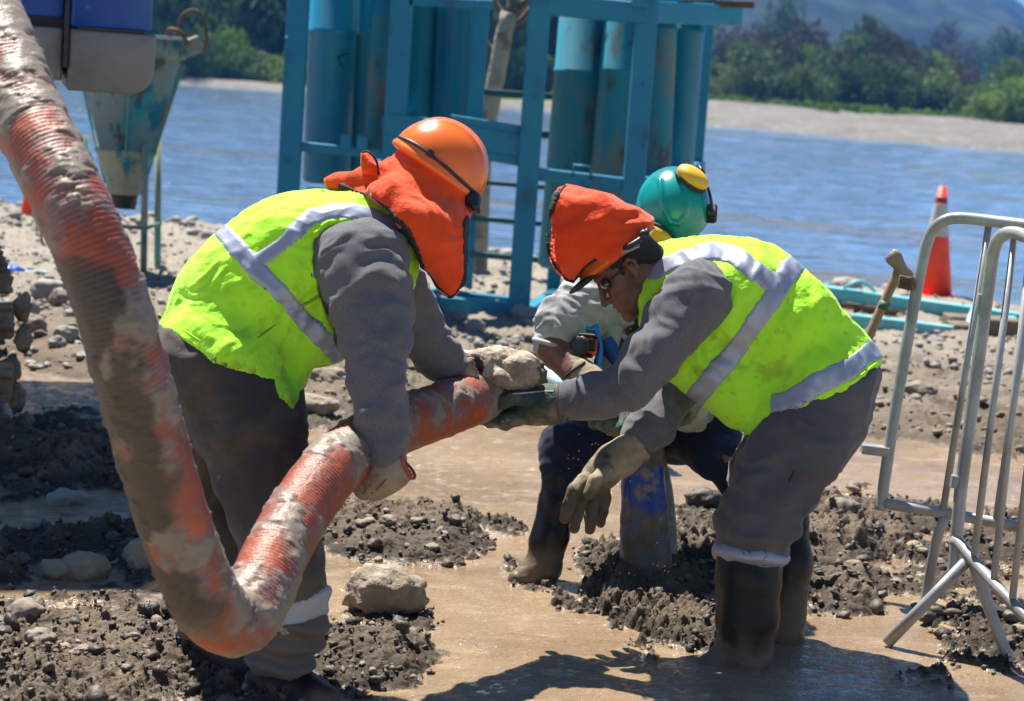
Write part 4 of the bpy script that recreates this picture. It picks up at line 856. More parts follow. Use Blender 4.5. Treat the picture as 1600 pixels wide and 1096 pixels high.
# muddy coupling on the end
cp = UN(.012, CH((778, 606, 6.06, 38), (806, 594, 6.12, 41)), CH((806, 594, 6.12, 41), (822, 586, 6.16, 39)), CH((795, 570, 6.1, 16), (822, 566, 6.13, 14)))
dn = (at(806, 594, 6.12)-at(778, 606, 6.06)); dn /= np.linalg.norm(dn); ce = at(826, 588, 6.16)
cp = cp & S(lambda P, c=ce.astype(np.float32), d=dn.astype(np.float32): (P-c)@d, cp.lo, cp.hi)
cp = ssub(cp, CH((824, 588, 6.14, 26), (850, 578, 6.2, 26)), .006)
M_CPL = M('mud_caked_coupling', (.21, .17, .12), .8, 0, .35, layers=[((.12, .092, .062), 12, .46, .6), ((.33, .28, .22), 25, .58, .68)], bump=[(60, .9, .008), (200, .5, .002)])
solid('coupling', cp, M_CPL, hose, .0055, disp=lambda V, N: .007*fbm(V[:, 0]*28, V[:, 1]*28, V[:, 2]*28, 4, ridged=True)+.004*fbm(V[:, 0]*80, V[:, 1]*80, V[:, 2]*80, 2))
# ------------------------------------------------------------------ people: cloth and skin
M_LIME = M('lime_vest_cloth', (.46, 1.0, .03), .75, 0, .25, layers=[((.26, .72, .015), 6, .58, .74, 7), ((.14, .18, .03), 19, .69, .77, 8), ((.47, 1.0, .04), 3, .5, .66)], bump=[(90, .25, .003), (11, .6, .035)], transl=.12, sheen=.2, attr=('mud', (.20, .27, .035), None))
M_LIMED = M('lime_trim', (.45, .90, .02), .7, transl=.15)
M_SILV = M('reflective_tape', (.30, .335, .43), .45, .25, .6, layers=[((.28, .32, .40), 9, .5, .64), ((.22, .21, .19), 26, .66, .74)], bump=[(300, .25, .001), (30, .3, .004)])
M_SHIRT = M('grey_knit', (.135, .134, .143), .95, 0, .12, layers=[((.10, .10, .108), 240, .42, .62, 2), ((.12, .102, .08), 4, .58, .74)], bump=[(450, .5, .0015), (18, .35, .008)], sheen=.15)
M_SHIRT2 = M('pale_grey_cloth', (.36, .37, .385), .9, 0, .2, layers=[((.20, .20, .20), 8, .5, .66)], bump=[(60, .3, .003)], sheen=.1)
M_TRO1 = M('muddy_grey_trousers', (.042, .038, .037), .75, 0, .25, layers=[((.085, .067, .048), 5, .48, .62), ((.013, .016, .045), 2.6, .54, .66), ((.13, .105, .08), 24, .66, .74, 8)], bump=[(120, .4, .002), (10, .5, .015)], attr=('mud', (.15, .125, .095), None), sheen=.1)
M_TRO2 = M('grey_trousers', (.082, .083, .095), .85, 0, .25, layers=[((.055, .056, .068), 4, .46, .64), ((.10, .083, .065), 14, .60, .74, 8)], bump=[(140, .4, .002), (10, .45, .014)], attr=('mud', (.16, .135, .10), None), sheen=.15)
M_NAVY = M('navy_trousers', (.005, .009, .032), .85, 0, .25, layers=[((.02, .05, .14), 5, .58, .7), ((.12, .10, .08), 40, .70, .75, 8)], bump=[(120, .4, .002), (9, .5, .014)], attr=('mud', (.12, .10, .075), None), sheen=.1)
M_BOOT = M('black_rubber_boot', (.006, .006, .006), .36, 0, .25, layers=[((.018, .014, .010), 8, .56, .70), ((.2, .17, .13), 30, .69, .76, 8)], bump=[(60, .3, .003), (8, .4, .01)], attr=('mud', (.15, .108, .066), .45))
M_ORC = M('orange_flap_cloth', (.82, .075, .006), .9, 0, .2, layers=[((.75, .05, .006), 5, .5, .66), ((.16, .07, .045), 17, .67, .73, 6), ((.03, .02, .02), 42, .71, .75, 4)], bump=[(250, .5, .002), (13, .7, .025)], transl=.12, sheen=.3)
M_ORH = M('orange_helmet_plastic', (.80, .15, .010), .28, 0, .5, layers=[((.70, .12, .012), 6, .55, .7), ((.35, .16, .07), 28, .70, .76, 6)], bump=[(4, .05, .01)], coat=.25)
M_TEALH = M('teal_helmet_plastic', (.004, .26, .25), .26, 0, .5, layers=[((.45, .50, .45), 75, .705, .74, 4), ((.005, .14, .125), 4, .5, .65)], coat=.25)
M_BLK = M('black_plastic', (.012, .012, .013), .45, layers=[((.09, .08, .07), 40, .66, .74)]); M_YEL = M('yellow_muff', (.78, .43, .03), .4, layers=[((.55, .33, .06), 12, .56, .7), ((.07, .05, .04), 60, .71, .75)], coat=.15)
M_FOAM = M('muff_seal', (.02, .02, .022), .7); M_PIPING = M('black_piping', (.018, .016, .016), .8, bump=[(200, .6, .003)], layers=[((.2, .17, .14), 60, .6, .7)])
M_SKIN = M('sun_browned_skin', (.17, .078, .046), .5, 0, .45, layers=[((.105, .046, .028), 12, .48, .64), ((.19, .09, .055), 30, .58, .7)], bump=[(160, .3, .001)], sss=.12)
M_HAIR = M('black_hair', (.010, .008, .007), .5, 0, .4, bump=[(240, .9, .004)], stretch=(1, .35, 1.3))
M_GLOVE = M('muddy_work_glove', (.30, .245, .17), .85, 0, .25, layers=[((.19, .15, .10), 9, .46, .6), ((.030, .065, .048), 7, .575, .64, 7), ((.19, .155, .115), 22, .62, .70)], bump=[(45, .7, .006), (200, .4, .002)], attr=('mud', (.075, .066, .042), None))
M_GLOVEG = M('green_dipped_glove', (.028, .058, .042), .7, 0, .35, layers=[((.19, .155, .10), 9, .50, .60, 7), ((.40, .34, .25), 14, .60, .68), ((.07, .10, .075), 22, .58, .68)], bump=[(45, .7, .006), (200, .4, .002)])
M_GLOVEM = M('mud_coated_glove', (.40, .33, .24), .8, 0, .35, layers=[((.24, .19, .14), 10, .44, .6), ((.50, .44, .36), 20, .56, .66)], bump=[(50, 1, .01), (180, .5, .003)])
M_REDC = M('glove_binding', (.36, .035, .025), .7, layers=[((.30, .22, .17), 30, .58, .7)]); M_BROWNC = M('brown_binding', (.10, .07, .05), .8)
M_WHITE = M('dirty_white_cloth', (.42, .42, .43), .8, layers=[((.35, .32, .28), 9, .5, .66)], bump=[(90, .3, .003)])
def drape(sdf, xy, d0, lift=.0015, far=1.2):
    """first hit of the sight lines through xy with a modelled surface, lifted a little off it"""
    xy = np.asarray(xy, float); v = cf[None]+cr[None]*((xy[:, :1]-800)/FP)+cu[None]*((548-xy[:, 1:2])/FP); d = np.full(len(xy), float(d0))
    for _ in range(60): d = np.minimum(d+np.clip(sdf((CP+v*d[:, None]).astype(np.float32)), -.01, .05)*.8, d0+far)
    ok = sdf((CP+v*d[:, None]).astype(np.float32)) < .012
    if ok.any() and not ok.all(): i_ = np.arange(len(d)); d = np.interp(i_, i_[ok], d[ok])
    return CP+v*(d-lift)[:, None]
def dline(name, sdf, xy, d0, r, mat, parent, n=60, lift=.001, sm=True):
    p = drape(sdf, smoothcurve(np.asarray(xy, float), n) if sm else xy, d0, lift); k = np.ones(5)/5
    p2 = np.stack([np.convolve(np.pad(p[:, a], 2, 'edge'), k, 'valid') for a in range(3)], 1); b = MB(); b.tube(p2, r, 8); return b.obj(name, mat, parent, True)
def dpatch(name, sdf, quad, d0, mat, parent, n=10, th=.003):
    """small raised piece draped on a surface; quad in photo px"""
    q = np.asarray(quad, float); u, v = np.meshgrid(np.linspace(0, 1, n), np.linspace(0, 1, n)); u = u.ravel()[:, None]; v = v.ravel()[:, None]
    xy = (q[0]*(1-u)+q[1]*u)*(1-v)+(q[3]*(1-u)+q[2]*u)*v; T_ = drape(sdf, xy, d0, th); B_ = drape(sdf, xy, d0, -.003); i = np.arange(n*n).reshape(n, n)
    F = [tuple(f) for f in np.stack([i[:-1, :-1], i[:-1, 1:], i[1:, 1:], i[1:, :-1]], -1).reshape(-1, 4)]; m = n*n; F += [tuple(np.array(f[::-1])+m) for f in F]
    ed = list(i[0])+list(i[1:, -1])+list(i[-1, :-1][::-1])+list(i[1:-1, 0][::-1])
    F += [(ed[k], ed[k]+m, ed[(k+1) % len(ed)]+m, ed[(k+1) % len(ed)]) for k in range(len(ed))]
    return mesh(name, np.concatenate([T_, B_]), F, mat, parent, True)
def lettering(name, text, sdf, x, y, ang, size, d0, mat, parent, sq=1.0):
    cu_ = bpy.data.curves.new(name, 'FONT'); cu_.body = text; cu_.size = 1; cu_.resolution_u = 2; o = bpy.data.objects.new(name, cu_); COL.objects.link(o)
    bpy.context.view_layer.update(); me = o.evaluated_get(bpy.context.evaluated_depsgraph_get()).to_mesh(); V = np.array([v.co[:] for v in me.vertices]); F = [tuple(p.vertices) for p in me.polygons]
    bpy.data.objects.remove(o); a = math.radians(ang); ux, uy = math.cos(a), math.sin(a)
    xy = np.stack([x+size*(V[:, 0]*ux+V[:, 1]*sq*uy), y+size*(V[:, 0]*uy-V[:, 1]*sq*ux)], 1)
    return mesh(name, drape(sdf, xy, d0, .0018), F, mat, parent)
def mudby(z0, z1, k=1.):
    def f(V):
        n = fbm(V[:, 0]*9, V[:, 1]*9, V[:, 2]*9, 4); return {'mud': np.clip(sstep(z1, z0, V[:, 2]+n*.06*k), 0, 1)}
    return f
def frame(fx_, fy_, tilt=0.):
    """head axes: forward along a picture direction, up at right angles, side towards the camera"""
    F_ = dirpx(0, 0, fx_, fy_); F_ = F_*math.cos(tilt)-cf*math.sin(tilt); F_ /= np.linalg.norm(F_); return F_
def add(*f): return lambda V, N: sum(g(V, N) for g in f)

# ================================================================== worker on the left
w1 = thing('person', G(400, 1060), 'worker in lime vest, orange helmet and orange neck flap, bent over on the left holding the hose with both hands', 'person')
w1['label'] = 'worker on the left, lime vest, orange helmet and long neck flap, bending over the hose'
tor1 = UN(.05, CH((352, 565, 5.56, 104), (392, 472, 5.56, 112), (470, 416, 5.56, 112), (556, 398, 5.56, 98), (618, 358, 5.56, 52), k=.05), CH((430, 590, 5.52, 62), (500, 520, 5.52, 52), k=.04))
tor1 = U(tor1, CH((346, 572, 5.47, 102), (346, 572, 5.67, 102)), .04); tor1 = U(tor1, CH((352, 590, 5.47, 98), (385, 650, 5.45, 92)), .04)
out1 = POLY([(236, 497), (252, 468), (285, 428), (318, 388), (345, 356), (380, 328), (415, 308), (455, 297), (500, 289), (545, 291), (590, 306), (625, 330), (648, 372), (648, 430), (636, 468), (600, 500), (560, 540), (528, 560), (510, 566), (486, 572), (474, 602), (452, 638), (438, 622), (424, 596), (380, 582), (330, 558), (285, 530)])
hole1 = POLY([(489, 372), (512, 352), (545, 347), (590, 352), (622, 366), (638, 392), (634, 440), (600, 520), (560, 560), (520, 545), (500, 455), (488, 410)], near=5.52)
hole1f = POLY([(500, 380), (545, 352), (622, 370), (636, 430), (600, 520), (530, 500)]); hole1f = hole1f & S(lambda P: 5.66-((P-CP.astype(np.float32))@cf.astype(np.float32)), (-9,)*3, (9,)*3)
vfold1 = add(folds(.0085, .17, dirpx(0, 0, .8, .5), 3, 2.), folds(.0055, .07, dirpx(0, 0, .3, .9), 3, 5.), lambda V, N: .010*perlin(V[:, 0]*7, V[:, 1]*7, V[:, 2]*7))
vest1 = (tor1 & out1) - hole1 - hole1f
def smudge(cx, cy, rr):
    def f(V):
        x_, y_, _ = px(V); n = fbm(V[:, 0]*13, V[:, 1]*13, V[:, 2]*13, 5); r = np.sqrt((x_-cx)**2+(y_-cy)**2)/rr
        n2 = fbm(V[:, 0]*34, V[:, 1]*34, V[:, 2]*34, 4); return {'mud': np.clip(sstep(.05, .6, n-.5*(r-.5))*.45+sstep(.6, .8, n2)*.3, 0, .9)}
    return f
vm = solid('vest', vest1, M_LIME, w1, .0058, disp=vfold1, relax=2, attrs=smudge(420, 560, 150))
t4 = tor1.off(.0035) & out1.off(.001)
for nm_, pl, hw in (('reflective_strip', [(330, 345), (344, 358), (380, 398), (433, 451), (476, 501), (505, 530), (540, 568)], 12.5), ('reflective_strip', [(405, 410), (448, 377), (483, 343), (526, 331), (558, 334), (594, 340), (640, 362)], 10.5)):
    st = (t4 & BAND(pl, hw, near=(None if hw > 12 else 5.56))) - hole1 - hole1f; solid(nm_, st, M_SILV, vm, .005, disp=vfold1, relax=1)
dl = lambda nm_, xy, r_, m_, par, d0=5.1, s_=vest1, lift=.001: dline(nm_, s_, xy, d0, r_, m_, par, lift=lift)
solid('armhole_binding', (tor1.off(.002) & out1.off(.001) & BAND([(641, 440), (642, 398), (626, 364), (590, 349), (545, 344), (510, 350), (487, 372), (485, 410), (497, 455), (518, 540)], 3.2, near=5.5))-hole1, M_LIMED, vm, .004, disp=vfold1)
dl('hem_seam', [(246, 490), (290, 518), (335, 546), (385, 570), (425, 582)], .002, M_LIMED, vm); dl('pocket_seam', [(352, 415), (335, 445), (318, 462), (288, 496), (262, 488), (256, 478)], .0022, M_LIMED, vm)
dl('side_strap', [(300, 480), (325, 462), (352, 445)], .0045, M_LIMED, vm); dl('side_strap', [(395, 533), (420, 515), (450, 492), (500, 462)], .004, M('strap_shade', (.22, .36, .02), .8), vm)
dpatch('buckle', vest1, [(341, 440), (356, 437), (361, 452), (346, 458)], 5.1, M_BLK, vm, 6, .006); dpatch('buckle', vest1, [(346, 443), (354, 441), (357, 450), (349, 453)], 5.1, M_LIMED, vm, 5, .008)
dl('front_strap', [(428, 560), (424, 585), (424, 604)], .004, M_LIMED, vm)
M_TXT = M('faded_print', (.10, .30, .02), .8)
for (tx, x_, y_, sz) in (('NO. L 7', 519, 292, 10.5), ('NOWAVI', 501, 298, 9.5)): lettering('lettering', tx, vest1, x_, y_, 42, sz, 5.1, M_TXT, vm, .9)
hd1u = dirpx(0, 0, .59, -.81); hd1f = dirpx(0, 0, .81, .59); hc1 = at(684, 264, 5.56)
A1_ = np.array([hd1f, hd1u, -np.cross(hd1f, hd1u)])
# body: one continuous figure under the clothes
legsN1 = [(350, 590, 5.46, 74), (400, 700, 5.44, 58), (425, 800, 5.42, 47), (446, 920, 5.42, 36), (440, 1030, 5.42, 30)]
legsF1 = [(345, 600, 5.68, 74), (345, 740, 5.72, 55), (335, 840, 5.74, 44), (325, 950, 5.72, 34), (322, 1005, 5.70, 28)]
armN1 = [(565, 415, 5.40, 58), (580, 520, 5.33, 42), (590, 600, 5.27, 34), (596, 690, 5.235, 26), (598, 735, 5.235, 22)]
armF1 = [(590, 425, 5.74, 50), (648, 510, 5.84, 33), (690, 558, 5.9, 24), (722, 580, 5.93, 19)]
tc1 = tor1 & out1
body1 = UN(.03, tc1.off(-.03), CH(*legsN1, k=.03), CH(*legsF1, k=.03), CH(*armN1, k=.02), CH(*armF1, k=.02), CH((620, 355, 5.56, 42), (660, 300, 5.56, 36)), EL(hc1, (.10, .10, .078), A1_), CH((440, 1050, 5.42, 26), (500, 1080, 5.38, 20)))
body1.lo = np.min([body1.lo, at(240, 1096, 5.6)], 0)
solid('body', body1, M_SKIN, w1, .012)
sh1 = UN(.03, tc1.off(-.014), CH((566, 412, 5.41, 72), (580, 470, 5.36, 62), (588, 540, 5.30, 49), (590, 600, 5.27, 43), (594, 660, 5.24, 36), (600, 712, 5.235, 31), k=.03), CH((592, 425, 5.73, 60), (648, 512, 5.84, 42), (688, 560, 5.9, 31), (716, 580, 5.93, 26), k=.02))
sf1 = add(folds(.011, .15, dirpx(0, 0, .35, 1), 2.2, 3.), folds(.0075, .065, dirpx(0, 0, .2, 1), 2.4, 8.), lambda V, N: .007*perlin(V[:, 0]*9, V[:, 1]*9, V[:, 2]*9))
sc1 = POLY([(440, 330), (700, 330), (760, 560), (735, 600), (632, 600), (640, 720), (625, 738), (572, 738), (480, 560)])
solid('shirt', sh1 & sc1, M_SHIRT, w1, .006, disp=sf1, relax=1)
cn = at(600, 735, 5.235)
trN = CH((350, 575, 5.47, 96), (392, 660, 5.45, 84), (415, 740, 5.43, 70), (432, 820, 5.42, 60), (452, 900, 5.42, 53), (450, 975, 5.42, 48), (436, 1050, 5.42, 50), k=.05)
trF = CH((340, 590, 5.68, 96), (330, 700, 5.72, 72), (330, 800, 5.74, 60), (328, 900, 5.73, 50), (322, 985, 5.71, 44), k=.05)
pel1 = CH((346, 570, 5.5, 98), (346, 570, 5.64, 98)); tro1 = UN(.05, trN, trF, pel1)
tro1 = tro1 & POLY([(236, 512), (300, 520), (460, 560), (474, 640), (482, 740), (490, 800), (505, 880), (500, 1000), (505, 1046), (400, 1075), (370, 1060), (360, 1015), (290, 1010), (280, 900), (255, 700), (240, 600)])
tro1 = tro1 - out1
M_SEAM = M('seam_thread', (.012, .011, .012), .9)
tf1 = add(folds(.014, .22, dirpx(0, 0, -.5, 1), 2.4, 1.), folds(.010, .09, dirpx(0, 0, .5, .9), 2.6, 7.), lambda V, N: .009*perlin(V[:, 0]*6, V[:, 1]*6, V[:, 2]*6), lambda V, N: .012*np.sin(V[:, 2]*95+3*perlin(V[:, 0]*8, V[:, 1]*8, V[:, 2]*8))*sstep(.40, .14, V[:, 2]))
tm1 = solid('trousers', tro1, M_TRO1, w1, .0065, disp=tf1, attrs=mudby(.12, .5, 2), relax=1)
solid('reflective_strip', trN.off(.004) & BAND([(430, 972), (470, 955), (512, 936)], 15), M_WHITE, tm1, .005, disp=lambda V, N: .6*tf1(V, N)+.006)
dl('side_seam', [(340, 620), (372, 700), (402, 780), (428, 850)], .002, M_SEAM, tm1, s_=tro1); dl('pocket_seam', [(380, 610), (372, 640), (350, 660), (322, 655)], .002, M_SEAM, tm1, s_=tro1); dl('knee_crease', [(380, 742), (420, 765), (462, 750)], .002, M_SEAM, tm1, s_=tro1)
dl('pocket_flap_seam', [(352, 600), (370, 585), (400, 570)], .003, M_SEAM, tm1, s_=tro1); dpatch('belt_loop', tro1, [(340, 598), (352, 590), (362, 606), (350, 612)], 5.0, M_BLK, tm1, 5, .006)
dl('waist_seam', [(246, 528), (290, 546), (330, 575), (380, 592), (430, 600)], .0025, M_TRO1, tm1, s_=tro1)
def boot(name, parent, shaft, foot, sole_y, mud=(.02, .2), clip=None, h=.006, m=M_BOOT):
    sd_ = UN(.03, CH(*shaft, k=.03), CH(*foot, k=.03)) if foot else CH(*shaft, k=.03)
    if clip: sd_ = sd_ & POLY(clip)
    z0 = sole_y; sd_ = S(lambda P, f=sd_.f: np.maximum(f(P), z0-P[:, 2]), sd_.lo, sd_.hi)
    return solid(name, sd_, m, parent, h, disp=add(folds(.004, .09, (0, 0, 1), 2.2, 4.), lambda V, N: .004*np.abs(fbm(V[:, 0]*30, V[:, 1]*30, V[:, 2]*30, 3))*sstep(mud[1], mud[0], V[:, 2])), attrs=mudby(*mud), relax=1)
boot('boot', w1, [(440, 1010, 5.42, 40), (430, 1065, 5.41, 42)], [(430, 1072, 5.41, 38), (472, 1088, 5.38, 32), (506, 1096, 5.36, 25)], -.01, mud=(.0, .10))
boot('boot', w1, [(322, 960, 5.71, 38), (322, 1010, 5.70, 38)], [(322, 1018, 5.70, 32), (350, 1034, 5.68, 28), (372, 1042, 5.66, 22)], -.01, mud=(.0, .16))
# gloves of the left worker
gl = UN(.012, CH((624, 728, 5.235, 27), (604, 740, 5.24, 29), (588, 755, 5.26, 26), k=.02), CH((586, 754, 5.26, 25), (572, 762, 5.33, 19), k=.02), *[CH((588+o*9, 756-o*4, 5.30, 11), (566+o*10, 768-o*6, 5.36, 10), (548+o*10, 754-o*8, 5.45, 9)) for o in range(4)], CH((604, 745, 5.25, 12), (622, 738, 5.28, 10), (626, 716, 5.36, 9)))
gl = ssub(gl, CH((650, 714, 5.235, 26), (618, 731, 5.235, 21), k=0), .004)
g1 = solid('glove', gl, M_GLOVE, w1, .005, disp=folds(.004, .045, dirpx(0, 0, .5, .6), 2.5, 3.))
for q_ in ([(592, 742), (578, 758), (566, 772)], [(604, 748), (592, 762), (580, 772)]): dline('finger_seam', gl, q_, 5.0, .0018, M_BROWNC, g1)
cc = at(632, 724, 5.235); ax_ = dirpx(632, 724, 596, 746); s1 = np.cross(ax_, cf); s1 /= np.linalg.norm(s1); s2 = np.cross(ax_, s1)
b = MB(); b.tube([cc+.046*math.cos(a)*s1*1.02+.044*math.sin(a)*s2+ax_*.006*math.sin(2*a) for a in np.linspace(0, 2*math.pi, 33)[:-1]], .0042, 8, closed=True); b.obj('cuff_binding', M_REDC, g1, True)
gl = UN(.012, CH((732, 580, 5.93, 27), (752, 576, 5.96, 28), k=.02), CH((752, 574, 5.96, 26), (778, 568, 6.0, 24), (792, 566, 6.02, 20), k=.02),
        *[CH((784+o*11, 566-o*2, 6.02, 11), (796+o*11, 574-o*2, 5.955, 11), (800+o*10, 596-o*3, 5.95, 10), (800+o*9, 612-o*4, 5.975, 9)) for o in range(4)], CH((758, 580, 5.94, 13), (778, 590, 5.92, 11), (792, 598, 5.93, 10)))
gl = ssub(gl, CH((712, 580, 5.93, 24), (738, 578, 5.93, 23), k=0), .004)
g2 = solid('glove', gl, M_GLOVEM, w1, .005, disp=lambda V, N: .004*fbm(V[:, 0]*30, V[:, 1]*30, V[:, 2]*30, 3, ridged=True))
cc = at(728, 580, 5.93); ax_ = dirpx(728, 582, 760, 574); s1 = np.cross(ax_, cf); s1 /= np.linalg.norm(s1); s2 = np.cross(ax_, s1)
b = MB(); b.tube([cc+.051*math.cos(a)*s1+.046*math.sin(a)*s2-ax_*.014*math.cos(a) for a in np.linspace(0, 2*math.pi, 33)[:-1]], .0040, 8, closed=True); b.obj('cuff_binding', M_REDC, g2, True)
# helmet and flap
def helmet(parent, hc, A, r, mat, cut=-.01, ridge=.006, name='helmet', brim=.02):
    F_, U_, S_ = A; c = hc.astype(np.float32)
    dome = EL(hc, r, A)
    lip = EL(hc+U_*cut, (r[0]+brim, .018, r[2]+brim*.45), A)
    sd_ = S(lambda P: np.maximum(dome(P), cut-((P-c)@U_.astype(np.float32))), dome.lo, dome.hi); sd_ = U(sd_, lip, .012)
    def dsp(V, N):
        q = V-hc; s_ = q@S_; f_ = q@F_; u_ = q@U_; k = sstep(.02, .06, u_)*sstep(.13, .07, np.abs(f_))
        return ridge*k*(np.exp(-(s_/.013)**2)+.7*np.exp(-((np.abs(s_)-.045)/.010)**2))
    return sd_, dsp
sd_, dsp = helmet(w1, hc1, A1_, (.142, .138, .118), M_ORH, cut=-.012, ridge=.006, brim=.006)
h1 = solid('helmet', sd_, M_ORH, w1, .0045, disp=dsp, relax=2)
dline('headband', sd_, [(622, 214), (650, 226), (690, 256), (722, 284), (748, 306)], 5.1, .0052, M_BLK, h1, lift=.002)
b = MB(); b.box(drape(sd_, [(672, 240)], 5.1)[0], (.018, .02, .014), A1_); b.obj('clip', M_BLK, h1)
vz = CH((738, 312, 5.50, 14), (738, 322, 5.60, 12)) ; solid('visor_clip', UN(.01, vz, CH((742, 322, 5.48, 8), (745, 330, 5.52, 6))), M_BLK, h1, .004)
ochin = POLY([(612, 222), (602, 250), (588, 258), (572, 262), (556, 274), (536, 280), (508, 284), (520, 290), (548, 297), (576, 308), (606, 328), (634, 352), (652, 384), (668, 424), (684, 450), (704, 467), (714, 461), (722, 444), (726, 400), (725, 345), (736, 322), (748, 312), (748, 296), (700, 230), (640, 205)])
flap = UN(.035, EL(at(680, 286, 5.56), (.115, .10, .10), A1_), CH((655, 320, 5.50, 50), (684, 372, 5.46, 42), (704, 440, 5.48, 24), k=.05), CH((640, 300, 5.56, 58), (600, 298, 5.56, 40), (560, 296, 5.56, 22), (515, 290, 5.56, 10), k=.04), CH((610, 315, 5.45, 38), (645, 350, 5.42, 34), k=.04), CH((690, 330, 5.66, 52), (705, 430, 5.62, 24)))
drp = UN(.02, tc1.off(.012), CH((566, 412, 5.41, 74), (580, 470, 5.36, 64)).off(.004)) & POLY([(500, 270), (640, 270), (700, 330), (690, 400), (660, 400), (630, 345), (600, 324), (540, 293), (505, 288)], near=5.56)
flap = U(flap, drp, .02) & ochin
flap = flap - S(lambda P, c=hc1.astype(np.float32), u=hd1u.astype(np.float32): .018-((P-c)@u), (-9,)*3, (9,)*3)
ff1 = add(folds(.011, .13, dirpx(0, 0, .35, -.9), 2.4, 6.), folds(.007, .06, dirpx(0, 0, .7, -.6), 2.2, 2.), lambda V, N: .012*perlin(V[:, 0]*8, V[:, 1]*8, V[:, 2]*8))
f1 = solid('neck_flap', flap, M_ORC, w1, .005, disp=ff1, relax=2)
col = UN(.01, CH((566, 244, 5.50, 7), (576, 262, 5.50, 12)), CH((574, 246, 5.56, 8), (588, 272, 5.54, 15)), CH((588, 272, 5.52, 15), (604, 290, 5.5, 16))) & POLY([(564, 237), (574, 236), (588, 252), (592, 274), (606, 300), (575, 300), (560, 280), (563, 258)])
solid('collar_tab', col, M_ORC, f1, .004)
fb1 = [(510, 286), (545, 294), (576, 306), (606, 326), (634, 350), (653, 384), (669, 424), (686, 450)]
fb2 = [(686, 450), (704, 464), (713, 459), (721, 444), (725, 400), (724, 345), (732, 322)]
solid('flap_binding', flap.off(.002) & BAND(fb1+fb2, 1.3, near=5.52), M_PIPING, f1, .003, disp=ff1, relax=1)
b = MB(); b.tube(smoothcurve([at(566, 238, 5.48), at(576, 238, 5.47), at(588, 252, 5.47), at(592, 274, 5.48)], 16), .0035, 8); b.obj('tab_binding', M_PIPING, f1, True)

# ================================================================== worker on the right
w2 = thing('person', G(1180, 1010), 'worker on the right in lime vest, sunglasses and grey trousers, bending to the left with one gloved hand hanging', 'person')
w2['label'] = 'worker on the right, lime vest and sunglasses, one gloved hand hanging free'
tor2 = UN(.05, CH((1282, 586, 6.16, 92), (1232, 510, 6.16, 108), (1158, 472, 6.16, 100), (1092, 452, 6.16, 80), (1046, 430, 6.16, 50), k=.05), CH((1108, 552, 6.16, 70), (1168, 610, 6.14, 62), k=.05), CH((1030, 470, 6.1, 36), (1050, 540, 6.14, 42)))
tor2 = UN(.04, tor2, CH((1287, 603, 6.08, 91), (1258, 680, 6.06, 84)), CH((1281, 610, 6.26, 91), (1240, 680, 6.3, 74)))
out2 = POLY([(1020, 378), (1060, 371), (1110, 370), (1160, 375), (1205, 387), (1252, 420), (1302, 468), (1342, 515), (1374, 560), (1368, 575), (1340, 595), (1300, 618), (1255, 634), (1210, 643), (1192, 660), (1168, 684), (1140, 672), (1100, 645), (1060, 610), (1042, 590), (1018, 545), (1000, 502), (994, 486), (1000, 462), (1010, 420)])
hole2 = POLY([(1004, 494), (1014, 472), (1040, 450), (1075, 431), (1107, 421), (1129, 427), (1139, 448), (1137, 480), (1120, 503), (1087, 520), (1066, 560), (1046, 590), (1020, 560)], near=6.12)
hole2f = POLY([(1010, 490), (1075, 431), (1129, 427), (1137, 480), (1087, 520), (1030, 560)]) & S(lambda P: 6.24-((P-CP.astype(np.float32))@cf.astype(np.float32)), (-9,)*3, (9,)*3)
vfold2 = add(folds(.0095, .17, dirpx(0, 0, .9, .35), 2.6, 12.), folds(.006, .07, dirpx(0, 0, .9, -.2), 2.6, 15.), lambda V, N: .010*perlin(V[:, 0]*6, V[:, 1]*6, V[:, 2]*6))
vest2 = (tor2 & out2) - hole2 - hole2f
vm2 = solid('vest', vest2, M_LIME, w2, .0062, disp=vfold2, relax=2, attrs=smudge(1140, 590, 110))
t4 = tor2.off(.0038) & out2.off(.001)
for pl, hw, nr in (([(1250, 405), (1232, 428), (1205, 470), (1160, 535), (1120, 580), (1085, 626), (1070, 640)], 15, None), ([(1400, 530), (1368, 545), (1330, 575), (1280, 600), (1235, 625), (1190, 640)], 15, None), ([(1020, 425), (1050, 408), (1090, 398), (1120, 393), (1150, 402), (1178, 424), (1212, 448)], 13.5, 6.16)):
    solid('reflective_strip', (t4 & BAND(pl, hw, near=nr) & POLY([(1206 if pl[0][0] == 1400 else 900, 300), (1500, 300), (1500, 720), (1206 if pl[0][0] == 1400 else 900, 720)])) - hole2 - hole2f, M_SILV, vm2, .005, disp=vfold2, relax=1)
dl2 = lambda nm_, xy, r_, m_, par, s_=vest2, lift=.001: dline(nm_, s_, xy, 5.6, r_, m_, par, lift=lift)
solid('armhole_binding', (tor2.off(.003) & out2.off(.001) & BAND([(1001, 500), (1003, 485), (1013, 469), (1041, 447), (1075, 428), (1107, 418), (1131, 424), (1142, 448), (1140, 482), (1122, 506), (1088, 523), (1064, 565)], 3.2, near=6.1))-hole2, M_LIMED, vm2, .004, disp=vfold2)
dl2('hem_binding', [(1371, 566), (1340, 590), (1300, 612), (1255, 629), (1212, 638)], .004, M_LIMED, vm2); dl2('front_seam', [(1165, 520), (1175, 560), (1190, 600), (1196, 645)], .0016, M_LIMED, vm2)
dpatch('torn_pocket', vest2, [(1142, 616), (1160, 604), (1163, 607), (1144, 621)], 5.6, M_BLK, vm2, 5, .002)
for k in range(4): dpatch('lettering', vest2, [(1106+k*11, 376), (1111+k*11, 376), (1107+k*11, 384), (1102+k*11, 385)], 5.6, M('pale_blue_print', (.10, .50, .62), .7), vm2, 4, .002)
